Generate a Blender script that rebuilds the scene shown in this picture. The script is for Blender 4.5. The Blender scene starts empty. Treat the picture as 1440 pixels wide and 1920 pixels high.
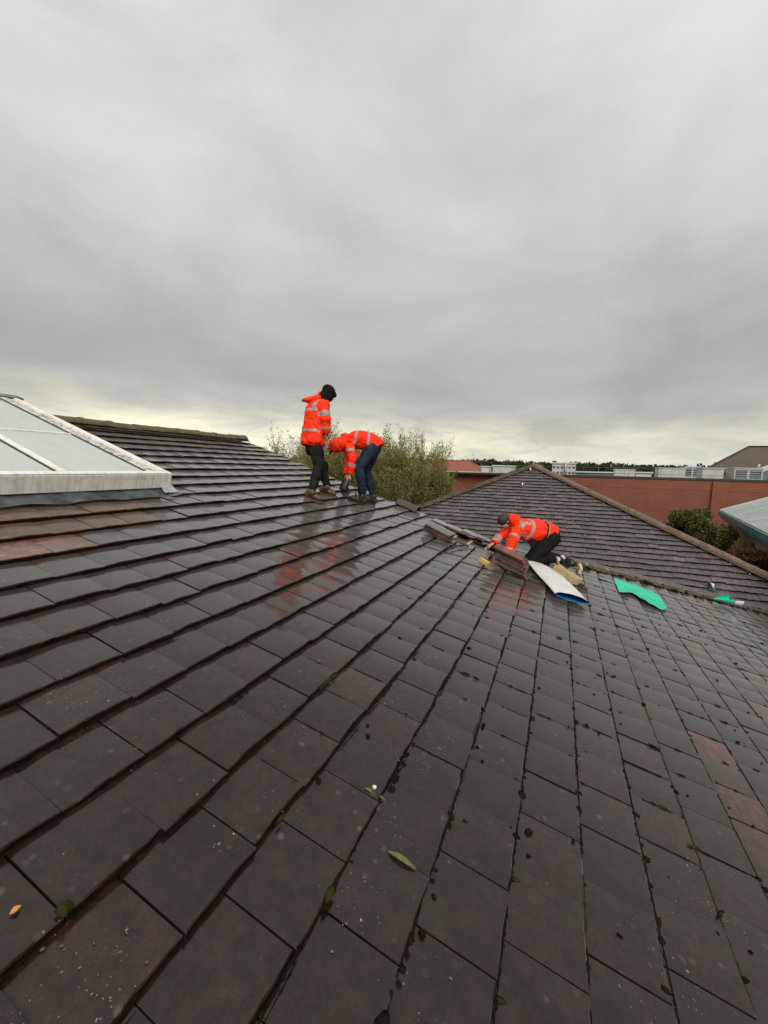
import bpy, math, random
import numpy as np
from mathutils import Vector, Matrix, noise

random.seed(7)
RNG = np.random.default_rng(11)
sc = bpy.context.scene
col = sc.collection

# ------------------------------------------------------------------ camera
F_PX, CX, CY = 765.0, 720.0, 960.0          # pixels of the 1440 x 1920 photograph
YAW, PITCH, ROLL = 0.4035926, 0.1112066, 0.0226893
CAM = np.array([0.0, 0.0, 7.0])
def cam_axes():
    s, c = math.sin, math.cos
    fw = np.array([-s(YAW)*c(PITCH), c(YAW)*c(PITCH), -s(PITCH)])
    rt = np.array([c(YAW), s(YAW), 0.0])
    up = np.cross(rt, fw)
    return np.array([rt*c(ROLL)+up*s(ROLL), -rt*s(ROLL)+up*c(ROLL), fw])
RC = cam_axes()
cam_data = bpy.data.cameras.new('camera')
cam = bpy.data.objects.new('camera', cam_data)
col.objects.link(cam)
cam.matrix_world = Matrix(((RC[0][0], RC[1][0], -RC[2][0], CAM[0]),
                           (RC[0][1], RC[1][1], -RC[2][1], CAM[1]),
                           (RC[0][2], RC[1][2], -RC[2][2], CAM[2]),
                           (0, 0, 0, 1)))
cam_data.sensor_fit = 'HORIZONTAL'
cam_data.sensor_width = 36.0
cam_data.lens = F_PX/1440.0*36.0
cam_data.clip_start = 0.05
cam_data.clip_end = 6000.0
sc.camera = cam
sc.render.resolution_x, sc.render.resolution_y = 768, 1024

# ------------------------------------------------------------------ world: overcast sky
SUN_DIR = Vector((0.40, -0.66, 0.63)).normalized()
world = bpy.data.worlds.new('World')
sc.world = world
world.use_nodes = True

def N(nt, kind, **kw):
    n = nt.nodes.new(kind)
    for k, v in kw.items():
        if k.startswith('i_'):
            key = k[2:]
            key = int(key) if key.isdigit() else key.replace('_', ' ')
            n.inputs[key].default_value = v
        else:
            setattr(n, k, v)
    return n
def math_n(nt, op, a, b=None, clamp=False):
    n = nt.nodes.new('ShaderNodeMath'); n.operation = op; n.use_clamp = clamp
    for i, v in enumerate((a, b)):
        if v is None: continue
        if isinstance(v, (int, float)): n.inputs[i].default_value = v
        else: nt.links.new(v, n.inputs[i])
    return n.outputs[0]
def ramp_n(nt, fac, stops):
    n = nt.nodes.new('ShaderNodeValToRGB')
    el = n.color_ramp.elements
    while len(el) < len(stops): el.new(0.5)
    for e_, (p, c) in zip(el, stops):
        e_.position = p
        e_.color = (c, c, c, 1) if isinstance(c, (int, float)) else (*c, 1)
    nt.links.new(fac, n.inputs[0])
    return n.outputs[0]
def mix_n(nt, fac, a, b, blend='MIX'):
    n = nt.nodes.new('ShaderNodeMix'); n.data_type = 'RGBA'; n.blend_type = blend
    if isinstance(fac, (int, float)): n.inputs[0].default_value = fac
    else: nt.links.new(fac, n.inputs[0])
    for idx, v in ((6, a), (7, b)):
        if isinstance(v, tuple): n.inputs[idx].default_value = (*v, 1)
        else: nt.links.new(v, n.inputs[idx])
    return n.outputs[2]

nt = world.node_tree
nt.nodes.clear()
tc = N(nt, 'ShaderNodeTexCoord')
sx = N(nt, 'ShaderNodeSeparateXYZ'); nt.links.new(tc.outputs['Generated'], sx.inputs[0])
zc = math_n(nt, 'MAXIMUM', sx.outputs['Z'], 0.0)
den = math_n(nt, 'ADD', zc, 0.22)
px_ = math_n(nt, 'DIVIDE', sx.outputs['X'], den)
py_ = math_n(nt, 'DIVIDE', sx.outputs['Y'], den)
cmb = N(nt, 'ShaderNodeCombineXYZ'); nt.links.new(px_, cmb.inputs[0]); nt.links.new(py_, cmb.inputs[1])
OFFS = (0.3, 0.9, 0.4)
mpo = N(nt, 'ShaderNodeMapping'); mpo.inputs['Location'].default_value = OFFS; mpo.inputs['Scale'].default_value = (1.5, 1.5, 3.6); nt.links.new(tc.outputs['Generated'], mpo.inputs[0])
n1 = N(nt, 'ShaderNodeTexNoise', i_Scale=1.15, i_Detail=6.0, i_Roughness=0.52, i_Distortion=0.35)
nt.links.new(mpo.outputs[0], n1.inputs['Vector'])
n2 = N(nt, 'ShaderNodeTexNoise', i_Scale=1.7, i_Detail=6.0, i_Roughness=0.6, i_Distortion=0.5)
nt.links.new(cmb.outputs[0], n2.inputs['Vector'])
elev = ramp_n(nt, zc, [(0.0, 0.46), (0.10, 0.300), (0.22, 0.315), (0.45, 0.440), (0.75, 0.535), (1.0, 0.54)])
cl = math_n(nt, 'MULTIPLY_ADD', n1.outputs['Fac'], 0.95)
cl.node.inputs[2].default_value = 0.515
cl2 = math_n(nt, 'MULTIPLY_ADD', n2.outputs['Fac'], 0.16)
cl2.node.inputs[2].default_value = 0.92
grey = math_n(nt, 'MULTIPLY', math_n(nt, 'MULTIPLY', elev, cl), cl2)
cloud_col = mix_n(nt, 1.0, (0.985, 1.0, 0.96), grey, 'MULTIPLY')
# pale breaks low over the horizon
band = ramp_n(nt, zc, [(0.0, 0.55), (0.025, 1.0), (0.075, 0.95), (0.12, 0.35), (0.18, 0.0)])
brk = ramp_n(nt, n2.outputs['Fac'], [(0.38, 0.0), (0.66, 1.0)])
azl = ramp_n(nt, math_n(nt, 'MULTIPLY_ADD', sx.outputs['X'], -0.5, False), [(0.0, 0.3), (0.5, 0.5), (0.68, 0.85), (0.85, 1.0)])
azl.node.inputs[0].links[0].from_node.inputs[2].default_value = 0.5
gap = math_n(nt, 'MULTIPLY', math_n(nt, 'MULTIPLY', band, math_n(nt, 'MULTIPLY_ADD', brk, 0.75)), azl, True)
gap.node.inputs[0].links[0].from_node.inputs[1].links[0].from_node.inputs[2].default_value = 0.42
clouds = mix_n(nt, gap, cloud_col, (0.76, 0.72, 0.535))
sky = N(nt, 'ShaderNodeTexSky', sky_type='NISHITA', sun_disc=False)
sky.sun_elevation = math.asin(SUN_DIR.z)
sky.sun_rotation = math.atan2(SUN_DIR.x, SUN_DIR.y)
bg1 = N(nt, 'ShaderNodeBackground', i_Strength=0.08); nt.links.new(sky.outputs[0], bg1.inputs[0])
bg2 = N(nt, 'ShaderNodeBackground', i_Strength=1.0); nt.links.new(clouds, bg2.inputs[0])
mxs = N(nt, 'ShaderNodeMixShader', i_Fac=0.97)
nt.links.new(bg1.outputs[0], mxs.inputs[1]); nt.links.new(bg2.outputs[0], mxs.inputs[2])
wo = N(nt, 'ShaderNodeOutputWorld'); nt.links.new(mxs.outputs[0], wo.inputs[0])

sun_d = bpy.data.lights.new('sun', 'SUN')
sun_d.energy = 1.5
sun_d.angle = math.radians(40)
sun_d.color = (1.0, 0.97, 0.92)
sun = bpy.data.objects.new('sun', sun_d)
col.objects.link(sun)
sun.rotation_euler = SUN_DIR.to_track_quat('Z', 'Y').to_euler()
sun.location = (0, -20, 40)

vs = sc.view_settings
vs.view_transform = 'Standard'; vs.look = 'None'; vs.exposure = 0.55; vs.gamma = 1.0
vs.use_curve_mapping = False

# ------------------------------------------------------------------ pixel helpers
def ray(x, y): return RC.T @ np.array([(x-CX)/F_PX, -(y-CY)/F_PX, 1.0])
def at_depth(x, y, d): return CAM + ray(x, y)*d          # depth along the view axis
def at_y(x, y, Y):
    d = ray(x, y); return CAM + d*Y/d[1]
def at_dist(x, y, D):
    d = ray(x, y); return CAM + d*D/math.hypot(d[0], d[1])
def at_z(x, y, Z):
    d = ray(x, y); return CAM + d*(Z-CAM[2])/d[2]
def project(P):
    q = RC @ (np.asarray(P, float)-CAM); return CX+F_PX*q[0]/q[2], CY-F_PX*q[1]/q[2], q[2]

# main roof plane: u downslope, v along the courses, w along the normal (metres)
G = 0.295
AL, DE = 0.3149998, 0.1103624
E_U = np.array([math.cos(AL), 0, -math.sin(AL)])
E_N = np.array([math.sin(AL), 0, math.cos(AL)])
O_R = np.array([0, 0, 7.0-5.6570984*G]) + E_U*(-9.282714*G)
def rp(u, v, w=0.0): return O_R + E_U*(u*G) + np.array([0, v*G, 0]) + E_N*w
def on_roof(x, y, off=0.0):
    d = ray(x, y); t = (E_N @ (O_R-CAM) + off)/(E_N @ d); return CAM + d*t
def uv_of(P):
    q = np.asarray(P)-O_R; return q @ E_U/G, q[1]/G
ROOF_M3 = np.array([E_U, [0, 1, 0], E_N]).T                 # columns

# ------------------------------------------------------------------ object helpers
WM = {}
def link(name, mesh, parent=None, M=None, label=None, cat=None, group=None, kind=None):
    o = bpy.data.objects.new(name, mesh)
    col.objects.link(o)
    M = M or Matrix.Identity(4)
    if parent is not None:
        o.parent = parent
        o.matrix_parent_inverse = WM[parent].inverted()
    o.matrix_basis = M
    WM[o] = M.copy()
    if label: o['label'] = label
    if cat: o['category'] = cat
    if group: o['group'] = group
    if kind: o['kind'] = kind
    return o
def empty(name, loc, label, cat, group=None):
    o = link(name, None, None, Matrix.Translation(Vector(loc)), label, cat, group)
    o.empty_display_size = 0.2
    return o
def mat4(m3, loc):
    M = Matrix.Identity(4)
    for i in range(3):
        for j in range(3): M[i][j] = float(m3[i][j])
        M[i][3] = float(loc[i])
    return M

class MB:
    def __init__(s): s.v = []; s.f = []; s.m = []; s.smooth = []
    def add(s, verts, faces, m=0, smooth=False):
        b = len(s.v)
        s.v.extend([tuple(map(float, p)) for p in verts])
        s.f.extend([tuple(b+i for i in f) for f in faces])
        s.m.extend([m]*len(faces)); s.smooth.extend([smooth]*len(faces))
    def box(s, lo, hi, m=0, fr=None):
        (x0, y0, z0), (x1, y1, z1) = lo, hi
        P = [(x0,y0,z0),(x1,y0,z0),(x1,y1,z0),(x0,y1,z0),(x0,y0,z1),(x1,y0,z1),(x1,y1,z1),(x0,y1,z1)]
        if fr: P = [fr(*p) for p in P]
        s.add(P, [(0,3,2,1),(4,5,6,7),(0,1,5,4),(1,2,6,5),(2,3,7,6),(3,0,4,7)], m)
    def bevbox(s, lo, hi, b, m=0, fr=None):
        lo = np.array(lo, float); hi = np.array(hi, float)
        P = []; 
        for dz, ins in ((lo[2], b), (lo[2]+b, 0), (hi[2]-b, 0), (hi[2], b)):
            for (x, y) in ((lo[0]+ins, lo[1]+ins), (hi[0]-ins, lo[1]+ins), (hi[0]-ins, hi[1]-ins), (lo[0]+ins, hi[1]-ins)):
                P.append((x, y, dz))
        if fr: P = [fr(*p) for p in P]
        F = [(3,2,1,0), (12,13,14,15)]
        for k in range(3):
            for i in range(4):
                j = (i+1) % 4
                F.append((k*4+i, k*4+j, k*4+4+j, k*4+4+i))
        s.add(P, F, m)
    def tube(s, pts, rad, n=8, m=0, smooth=True, caps=True):
        pts = [np.array(p, float) for p in pts]
        if not hasattr(rad, '__len__'): rad = [rad]*len(pts)
        V = []; prev = None
        for i, p in enumerate(pts):
            t = pts[min(i+1, len(pts)-1)]-pts[max(i-1, 0)]; t /= (np.linalg.norm(t)+1e-9)
            a = np.cross(t, [0, 0, 1.0]) if prev is None else prev - t*(prev @ t)
            if np.linalg.norm(a) < 1e-3: a = np.cross(t, [1.0, 0, 0])
            a /= np.linalg.norm(a); b = np.cross(t, a); prev = a
            for k in range(n):
                th = 2*math.pi*k/n
                V.append(p + rad[i]*(math.cos(th)*a+math.sin(th)*b))
        F = []
        for i in range(len(pts)-1):
            for k in range(n):
                k2 = (k+1) % n
                F.append((i*n+k, i*n+k2, (i+1)*n+k2, (i+1)*n+k))
        if caps:
            F.append(tuple(range(n-1, -1, -1))); F.append(tuple((len(pts)-1)*n+k for k in range(n)))
        s.add(V, F, m, smooth)
    def loft(s, pts, rads, side, n=16, m=0, smooth=True):
        """closed elliptical loft along pts; rads = (half width along side, half depth)"""
        pts = [np.array(p, float) for p in pts]; side = np.array(side, float)
        P = []; Rr = []
        def tang(i): 
            t = pts[min(i+1, len(pts)-1)]-pts[max(i-1, 0)]; return t/np.linalg.norm(t)
        t0, t1 = tang(0), tang(len(pts)-1)
        c0, c1 = min(rads[0])*0.75, min(rads[-1])*0.75
        for k, sc_ in ((0.97, 0.25), (0.75, 0.68)): P.append((pts[0]-t0*c0*k, t0)); Rr.append((rads[0][0]*sc_, rads[0][1]*sc_))
        for i, p in enumerate(pts): P.append((p, tang(i))); Rr.append(rads[i])
        for k, sc_ in ((0.75, 0.68), (0.97, 0.25)): P.append((pts[-1]+t1*c1*k, t1)); Rr.append((rads[-1][0]*sc_, rads[-1][1]*sc_))
        V = []
        for (p, t), (a, b) in zip(P, Rr):
            sd = side - t*(side @ t); sd /= np.linalg.norm(sd); nn = np.cross(t, sd)
            for k in range(n):
                th = 2*math.pi*k/n
                V.append(p + a*math.cos(th)*sd + b*math.sin(th)*nn)
        F = []
        L = len(P)
        for i in range(L-1):
            for k in range(n):
                k2 = (k+1) % n
                F.append((i*n+k, i*n+k2, (i+1)*n+k2, (i+1)*n+k))
        F.append(tuple(range(n-1, -1, -1))); F.append(tuple((L-1)*n+k for k in range(n)))
        s.add(V, F, m, smooth)
    def ell(s, c, ax, n=14, m=0):
        """ellipsoid, ax = 3 axis vectors"""
        c = np.array(c, float); ax = np.array(ax, float)
        V = [c-ax[2]]; r = n//2
        for i in range(1, r):
            ph = -math.pi/2+math.pi*i/r
            for k in range(n):
                th = 2*math.pi*k/n
                V.append(c+ax[0]*math.cos(ph)*math.cos(th)+ax[1]*math.cos(ph)*math.sin(th)+ax[2]*math.sin(ph))
        V.append(c+ax[2]); F = []
        for k in range(n): F.append((0, 1+(k+1) % n, 1+k))
        for i in range(r-2):
            for k in range(n):
                k2 = (k+1) % n
                F.append((1+i*n+k, 1+i*n+k2, 1+(i+1)*n+k2, 1+(i+1)*n+k))
        b = 1+(r-2)*n
        for k in range(n): F.append((b+k, b+(k+1) % n, len(V)-1))
        s.add(V, F, m, True)
    def mesh(s, name, mats):
        me = bpy.data.meshes.new(name)
        me.from_pydata(s.v, [], s.f)
        for mt in (mats if isinstance(mats, (list, tuple)) else [mats]): me.materials.append(mt)
        me.polygons.foreach_set('material_index', s.m)
        me.polygons.foreach_set('use_smooth', s.smooth)
        me.update()
        return me
    def obj(s, name, mats, parent=None, **kw): return link(name, s.mesh(name, mats), parent, **kw)

# ------------------------------------------------------------------ materials
def new_mat(name):
    m = bpy.data.materials.new(name); m.use_nodes = True
    nt = m.node_tree; nt.nodes.clear()
    out = N(nt, 'ShaderNodeOutputMaterial'); b = N(nt, 'ShaderNodeBsdfPrincipled')
    nt.links.new(b.outputs[0], out.inputs[0])
    return m, nt, b
def setc(nt, b, key, v):
    if isinstance(v, tuple): b.inputs[key].default_value = (*v, 1)
    elif isinstance(v, (int, float)): b.inputs[key].default_value = v
    else: nt.links.new(v, b.inputs[key])
def pos_noise(nt, scale, detail=4.0, rough=0.55, stretch=None, coord='pos', dist=0.0):
    if coord == 'pos': src = N(nt, 'ShaderNodeNewGeometry').outputs['Position']
    else: src = N(nt, 'ShaderNodeTexCoord').outputs['Object']
    if stretch:
        mp = N(nt, 'ShaderNodeMapping'); mp.inputs['Scale'].default_value = stretch
        nt.links.new(src, mp.inputs[0]); src = mp.outputs[0]
    n = N(nt, 'ShaderNodeTexNoise', i_Scale=scale, i_Detail=detail, i_Roughness=rough, i_Distortion=dist)
    nt.links.new(src, n.inputs['Vector'])
    return n.outputs['Fac']
def bump(nt, b, h, strength=0.3, dist=0.01):
    n = N(nt, 'ShaderNodeBump', i_Strength=strength, i_Distance=dist)
    nt.links.new(h, n.inputs['Height']); nt.links.new(n.outputs[0], b.inputs['Normal'])
def simple(name, c1, c2=None, rough=0.6, scale=6.0, bump_s=0.0, bump_scale=60.0, bump_d=0.005, spec=0.5, metal=0.0, lo=0.3, hi=0.7, stretch=None, coord='pos'):
    m, nt, b = new_mat(name)
    if c2 is None: setc(nt, b, 'Base Color', c1)
    else:
        f = ramp_n(nt, pos_noise(nt, scale, stretch=stretch, coord=coord), [(lo, 0.0), (hi, 1.0)])
        setc(nt, b, 'Base Color', mix_n(nt, f, c1, c2))
    b.inputs['Roughness'].default_value = rough
    b.inputs['Specular IOR Level'].default_value = spec
    b.inputs['Metallic'].default_value = metal
    if bump_s: bump(nt, b, pos_noise(nt, bump_scale, 3.0, coord=coord), bump_s, bump_d)
    return m

def tile_mat(name, src, dark=(0.0070, 0.0030, 0.0016), light=(0.0240, 0.0112, 0.0064), red=(0.20, 0.058, 0.026), r0=0.22, r1=0.42, spots=1.0, coat=1.0, cr0=0.04, cr1=0.17):
    """src: 'OBJECT' (obj.color) or 'GEOMETRY' (tint attribute); R = brightness, G = redness"""
    m, nt, b = new_mat(name)
    if src == 'OBJECT': c = N(nt, 'ShaderNodeObjectInfo').outputs['Color']
    else: c = N(nt, 'ShaderNodeAttribute', attribute_name='tint', attribute_type='GEOMETRY').outputs['Color']
    sp = N(nt, 'ShaderNodeSeparateColor'); nt.links.new(c, sp.inputs[0])
    big = pos_noise(nt, 1.1, 4.0); mid = pos_noise(nt, 9.0, 6.0, 0.62); fine = pos_noise(nt, 260.0, 3.0, 0.7)
    f = math_n(nt, 'ADD', math_n(nt, 'MULTIPLY', mid, 0.55), math_n(nt, 'MULTIPLY', fine, 0.45))
    base = mix_n(nt, ramp_n(nt, f, [(0.36, 0.0), (0.64, 1.0)]), dark, light)
    # reddish wear showing through
    redf = math_n(nt, 'MULTIPLY', sp.outputs['Green'], ramp_n(nt, pos_noise(nt, 11.0, 6.0, 0.65, (3.2, 0.9, 3.2)), [(0.36, 0.12), (0.60, 1.0)]), True)
    base = mix_n(nt, redf, base, red)
    base = mix_n(nt, ramp_n(nt, big, [(0.55, 0.0), (0.75, 0.35)]), base, (0.032, 0.016, 0.011))
    base = mix_n(nt, 1.0, base, ramp_n(nt, pos_noise(nt, 120.0, 4.0, 0.75), [(0.30, 0.62), (0.70, 1.40)]), 'MULTIPLY')
    base = mix_n(nt, 1.0, base, ramp_n(nt, pos_noise(nt, 20.0, 6.0, 0.72), [(0.34, 0.55), (0.66, 1.55)]), 'MULTIPLY')
    # pale round water and lichen stains, a few centimetres across
    sv = N(nt, 'ShaderNodeTexVoronoi', i_Scale=17.0, i_Randomness=1.0); nt.links.new(N(nt, 'ShaderNodeNewGeometry').outputs['Position'], sv.inputs['Vector'])
    sw_ = N(nt, 'ShaderNodeTexWhiteNoise'); nt.links.new(sv.outputs['Position'], sw_.inputs['Vector'])
    rad_s = math_n(nt, 'MULTIPLY', sw_.outputs['Value'], 0.30)
    dst = math_n(nt, 'ADD', sv.outputs['Distance'], math_n(nt, 'MULTIPLY', math_n(nt, 'SUBTRACT', pos_noise(nt, 60.0, 3.0), 0.5), 0.20))
    stain = math_n(nt, 'MULTIPLY', math_n(nt, 'SUBTRACT', rad_s, dst), 7.0, True)
    stain = math_n(nt, 'MULTIPLY', stain, ramp_n(nt, pos_noise(nt, 3.3, 3.0), [(0.44, 0.05), (0.62, 0.55)]))
    base = mix_n(nt, stain, base, (0.105, 0.088, 0.070))
    br = math_n(nt, 'MULTIPLY_ADD', sp.outputs['Red'], 0.8); br.node.inputs[2].default_value = 0.6
    base = mix_n(nt, 1.0, base, br, 'MULTIPLY')
    # lichen: pale crusty flecks gathered in patches
    geo = N(nt, 'ShaderNodeNewGeometry').outputs['Position']
    mp = N(nt, 'ShaderNodeMapping'); nt.links.new(geo, mp.inputs[0])
    for sc_, th, pm, cc in ((34.0, 0.20, 0.57, (0.30, 0.28, 0.235)), (75.0, 0.24, 0.55, (0.24, 0.23, 0.20))):
        v = N(nt, 'ShaderNodeTexVoronoi', i_Scale=sc_, i_Randomness=1.0); nt.links.new(mp.outputs[0], v.inputs['Vector'])
        w = N(nt, 'ShaderNodeTexWhiteNoise'); nt.links.new(v.outputs['Position'], w.inputs['Vector'])
        size = math_n(nt, 'MULTIPLY', w.outputs['Value'], th)
        dd = math_n(nt, 'ADD', v.outputs['Distance'], math_n(nt, 'MULTIPLY', math_n(nt, 'SUBTRACT', pos_noise(nt, 140.0, 2.0), 0.5), 0.22))
        spot = math_n(nt, 'LESS_THAN', dd, math_n(nt, 'SUBTRACT', size, 0.05))
        patch = ramp_n(nt, pos_noise(nt, 2.6, 3.0), [(pm, 0.0), (pm+0.09, 1.0)])
        keep = math_n(nt, 'LESS_THAN', N(nt, 'ShaderNodeTexWhiteNoise').outputs['Value'], 2.0)
        fac = math_n(nt, 'MULTIPLY', math_n(nt, 'MULTIPLY', spot, patch), 0.75*spots)
        base = mix_n(nt, fac, base, cc)
    # thin algae film
    base = mix_n(nt, ramp_n(nt, pos_noise(nt, 4.0, 5.0), [(0.60, 0.0), (0.80, 0.30)]), base, (0.034, 0.031, 0.015))
    setc(nt, b, 'Base Color', base)
    wet = ramp_n(nt, math_n(nt, 'ADD', math_n(nt, 'MULTIPLY', pos_noise(nt, 2.2, 5.0, 0.6), 0.7), math_n(nt, 'MULTIPLY', mid, 0.3)), [(0.36, r0), (0.66, r1)])
    setc(nt, b, 'Roughness', wet)
    b.inputs['IOR'].default_value = 1.45; b.inputs['Specular IOR Level'].default_value = 0.08
    b.inputs['Coat Weight'].default_value = coat
    b.inputs['Sheen Weight'].default_value = 0.52*coat; b.inputs['Sheen Roughness'].default_value = 0.35; b.inputs['Sheen Tint'].default_value = (0.95, 0.90, 0.84, 1)
    b.inputs['Coat IOR'].default_value = 1.42
    crn = math_n(nt, 'MULTIPLY_ADD', sp.outputs['Red'], 0.16); crn.node.inputs[2].default_value = -0.08
    setc(nt, b, 'Coat Roughness', math_n(nt, 'MAXIMUM', math_n(nt, 'ADD', crn, ramp_n(nt, pos_noise(nt, 3.1, 5.0, 0.6), [(0.35, cr0), (0.68, cr1)])), 0.03))
    hgt = math_n(nt, 'ADD', math_n(nt, 'MULTIPLY', fine, 0.22), math_n(nt, 'MULTIPLY', pos_noise(nt, 38.0, 3.0), 0.9))
    bump(nt, b, hgt, 0.22, 0.0030)
    return m

M = {}
M['tile'] = tile_mat('wet_tile', 'OBJECT')
M['tile_f'] = tile_mat('wet_tile_field', 'GEOMETRY')
M['wtile'] = tile_mat('plum_tile', 'OBJECT', (0.056, 0.046, 0.049), (0.118, 0.100, 0.104), (0.20, 0.115, 0.110), 0.38, 0.6, 1.0, 0.4, 0.2, 0.4)
M['wtile_f'] = tile_mat('plum_tile_field', 'GEOMETRY', (0.056, 0.046, 0.049), (0.118, 0.100, 0.104), (0.20, 0.115, 0.110), 0.38, 0.6, 1.0, 0.4, 0.2, 0.4)
M['edge'] = simple('tile_edge', (0.004, 0.0025, 0.002), (0.024, 0.009, 0.0055), 0.85, 22.0, 0.8, 90.0, 0.01, spec=0.12)
M['edge_shade'] = simple('shaded_tile_edge', (0.006, 0.005, 0.005), (0.016, 0.011, 0.010), 0.9, 22.0, 0.8, 90.0, 0.01, spec=0.1)  # wing tile butts: shadow on the course lines painted into a near-black edge colour
M['edge_red'] = simple('fresh_tile_edge', (0.020, 0.011, 0.009), (0.125, 0.052, 0.040), 0.6, 8.0, 0.6, 90.0, 0.006, lo=0.35, hi=0.65)
M['felt'] = simple('underlay_felt', (0.075, 0.052, 0.033), (0.13, 0.095, 0.06), 0.7, 9.0, 0.3, 120.0)
M['batten'] = simple('batten_timber', (0.42, 0.27, 0.12), (0.58, 0.40, 0.20), 0.6, 9.0, 0.2, 80.0, stretch=(1, 0.15, 1))
M['ridge'] = simple('ridge_clay', (0.060, 0.042, 0.022), (0.135, 0.102, 0.042), 0.6, 7.0, 0.5, 70.0)
M['hip'] = simple('hip_clay', (0.10, 0.055, 0.035), (0.22, 0.135, 0.085), 0.55, 5.0, 0.5, 70.0)
M['mortar'] = simple('mossy_mortar', (0.030, 0.022, 0.010), (0.12, 0.082, 0.038), 0.8, 7.0, 0.9, 45.0, 0.02)
M['moss'] = simple('moss', (0.007, 0.0050, 0.0035), (0.020, 0.0145, 0.006), 0.95, 20.0, 0.9, 160.0, 0.008, spec=0.08)
M['moss_g'] = simple('moss_green', (0.022, 0.023, 0.005), (0.060, 0.056, 0.010), 0.95, 60.0, 1.0, 260.0, 0.008, spec=0.1)
M['deck'] = simple('roof_deck', (0.03, 0.025, 0.022), None, 0.7)
M['brickwall'] = None

def white_mat():
    m, nt, b = new_mat('weathered_white_frame')
    g = N(nt, 'ShaderNodeNewGeometry').outputs['Position']
    f1 = ramp_n(nt, pos_noise(nt, 3.0, 6.0, 0.65, (1, 9, 0.7)), [(0.48, 0.0), (0.70, 1.0)])
    f2 = ramp_n(nt, pos_noise(nt, 14.0, 5.0, 0.7), [(0.50, 0.0), (0.75, 0.6)])
    base = mix_n(nt, math_n(nt, 'MULTIPLY', f1, 0.38), (0.86, 0.83, 0.77), (0.27, 0.25, 0.14))
    base = mix_n(nt, f2, base, (0.42, 0.38, 0.30))
    setc(nt, b, 'Base Color', base); b.inputs['Roughness'].default_value = 0.42
    return m
M['white'] = white_mat()
M['white_d'] = simple('dirty_white_channel', (0.62, 0.58, 0.52), (0.22, 0.20, 0.15), 0.55, 16.0, lo=0.45, hi=0.62)
M['gasket'] = simple('black_gasket', (0.015, 0.015, 0.015), None, 0.6)
M['lead'] = simple('lead_flashing', (0.045, 0.053, 0.057), (0.16, 0.178, 0.185), 0.26, 7.0, 0.5, 16.0, 0.02, metal=0.5)
def pane_mat():
    m, nt, b = new_mat('opal_glazing')
    setc(nt, b, 'Base Color', mix_n(nt, ramp_n(nt, pos_noise(nt, 2.0, 4.0, 0.6, (1, 3, 1)), [(0.4, 0.0), (0.7, 0.5)]), (0.50, 0.53, 0.49), (0.40, 0.43, 0.385)))
    b.inputs['Roughness'].default_value = 0.12; b.inputs['Coat Weight'].default_value = 0.4; b.inputs['Coat Roughness'].default_value = 0.05
    return m
M['pane'] = pane_mat()

# ------------------------------------------------------------------ tiles
TW, TL, TT = 1.035*G, 0.395, 0.031
def tile_mesh(name, mats, seed, w=TW-0.004, L=TL, T=TT):
    """one flat interlocking tile: slightly cambered top, worn arrises, rough nose; x down slope, origin at nose"""
    r = random.Random(seed)
    c = 0.004; cols = 7
    ys = np.linspace(-w/2+c, w/2-c, cols)
    cam_ = [0.0038*(1-(2*y/w)**2)-0.0038 for y in ys]
    V = []; Fs = []; mi = []
    nose = [r.uniform(-0.006, 0.003) for _ in ys]
    for x, dn in ((-L, 0), (-c, 1)):
        for y, z, k in zip(ys, cam_, nose): V.append((x+(k if dn else 0), y, z))
    for i in range(cols-1): Fs.append((i, cols+i, cols+i+1, i+1)); mi.append(0)
    b0 = len(V)                                        # nose lower arris ring
    for y, k in zip(ys, nose): V.append((k, y*1.006, -c-0.003))
    b1 = len(V)
    for y, k in zip(ys, nose): V.append((k*1.4-0.001+r.uniform(-0.002, 0.001), y*1.006, -T))
    for i in range(cols-1):
        Fs.append((cols+i, b0+i, b0+i+1, cols+i+1)); mi.append(0)
        Fs.append((b0+i, b1+i, b1+i+1, b0+i+1)); mi.append(1)
    sd = len(V)                                        # sides
    for s in (-1, 1):
        y = s*w/2
        V += [(-L, y, -c), (0, y, -c), (-L, y, -T), (0, y, -T)]
    l, rr = sd, sd+4
    Fs += [(0, l, l+1, cols), (l, l+2, l+3, l+1), (cols-1, 2*cols-1, rr+1, rr), (rr, rr+1, rr+3, rr+2), (l, 0, cols-1, rr)]
    mi += [0, 1, 0, 1, 1]
    Fs += [(l+2, l, rr, rr+2), (l+2, rr+2, rr+3, l+3), (cols, l+1, b0), (2*cols-1, b0+cols-1, rr+1), (b0, l+1, l+3, b1), (b0+cols-1, b1+cols-1, rr+3, rr+1)]
    mi += [1, 1, 0, 0, 1, 1]
    me = bpy.data.meshes.new(name)
    me.from_pydata(V, [], Fs)
    for mt in mats: me.materials.append(mt)
    me.polygons.foreach_set('material_index', mi)
    me.update()
    return me

def clip_poly(P, a, b, c):
    """keep a*x+b*y<=c"""
    out = []
    for i in range(len(P)):
        p, q = P[i], P[(i+1) % len(P)]
        dp, dq = a*p[0]+b*p[1]-c, a*q[0]+b*q[1]-c
        if dp <= 0: out.append(p)
        if (dp < 0 < dq) or (dq < 0 < dp):
            t = dp/(dp-dq); out.append((p[0]+t*(q[0]-p[0]), p[1]+t*(q[1]-p[1])))
    return out

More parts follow.
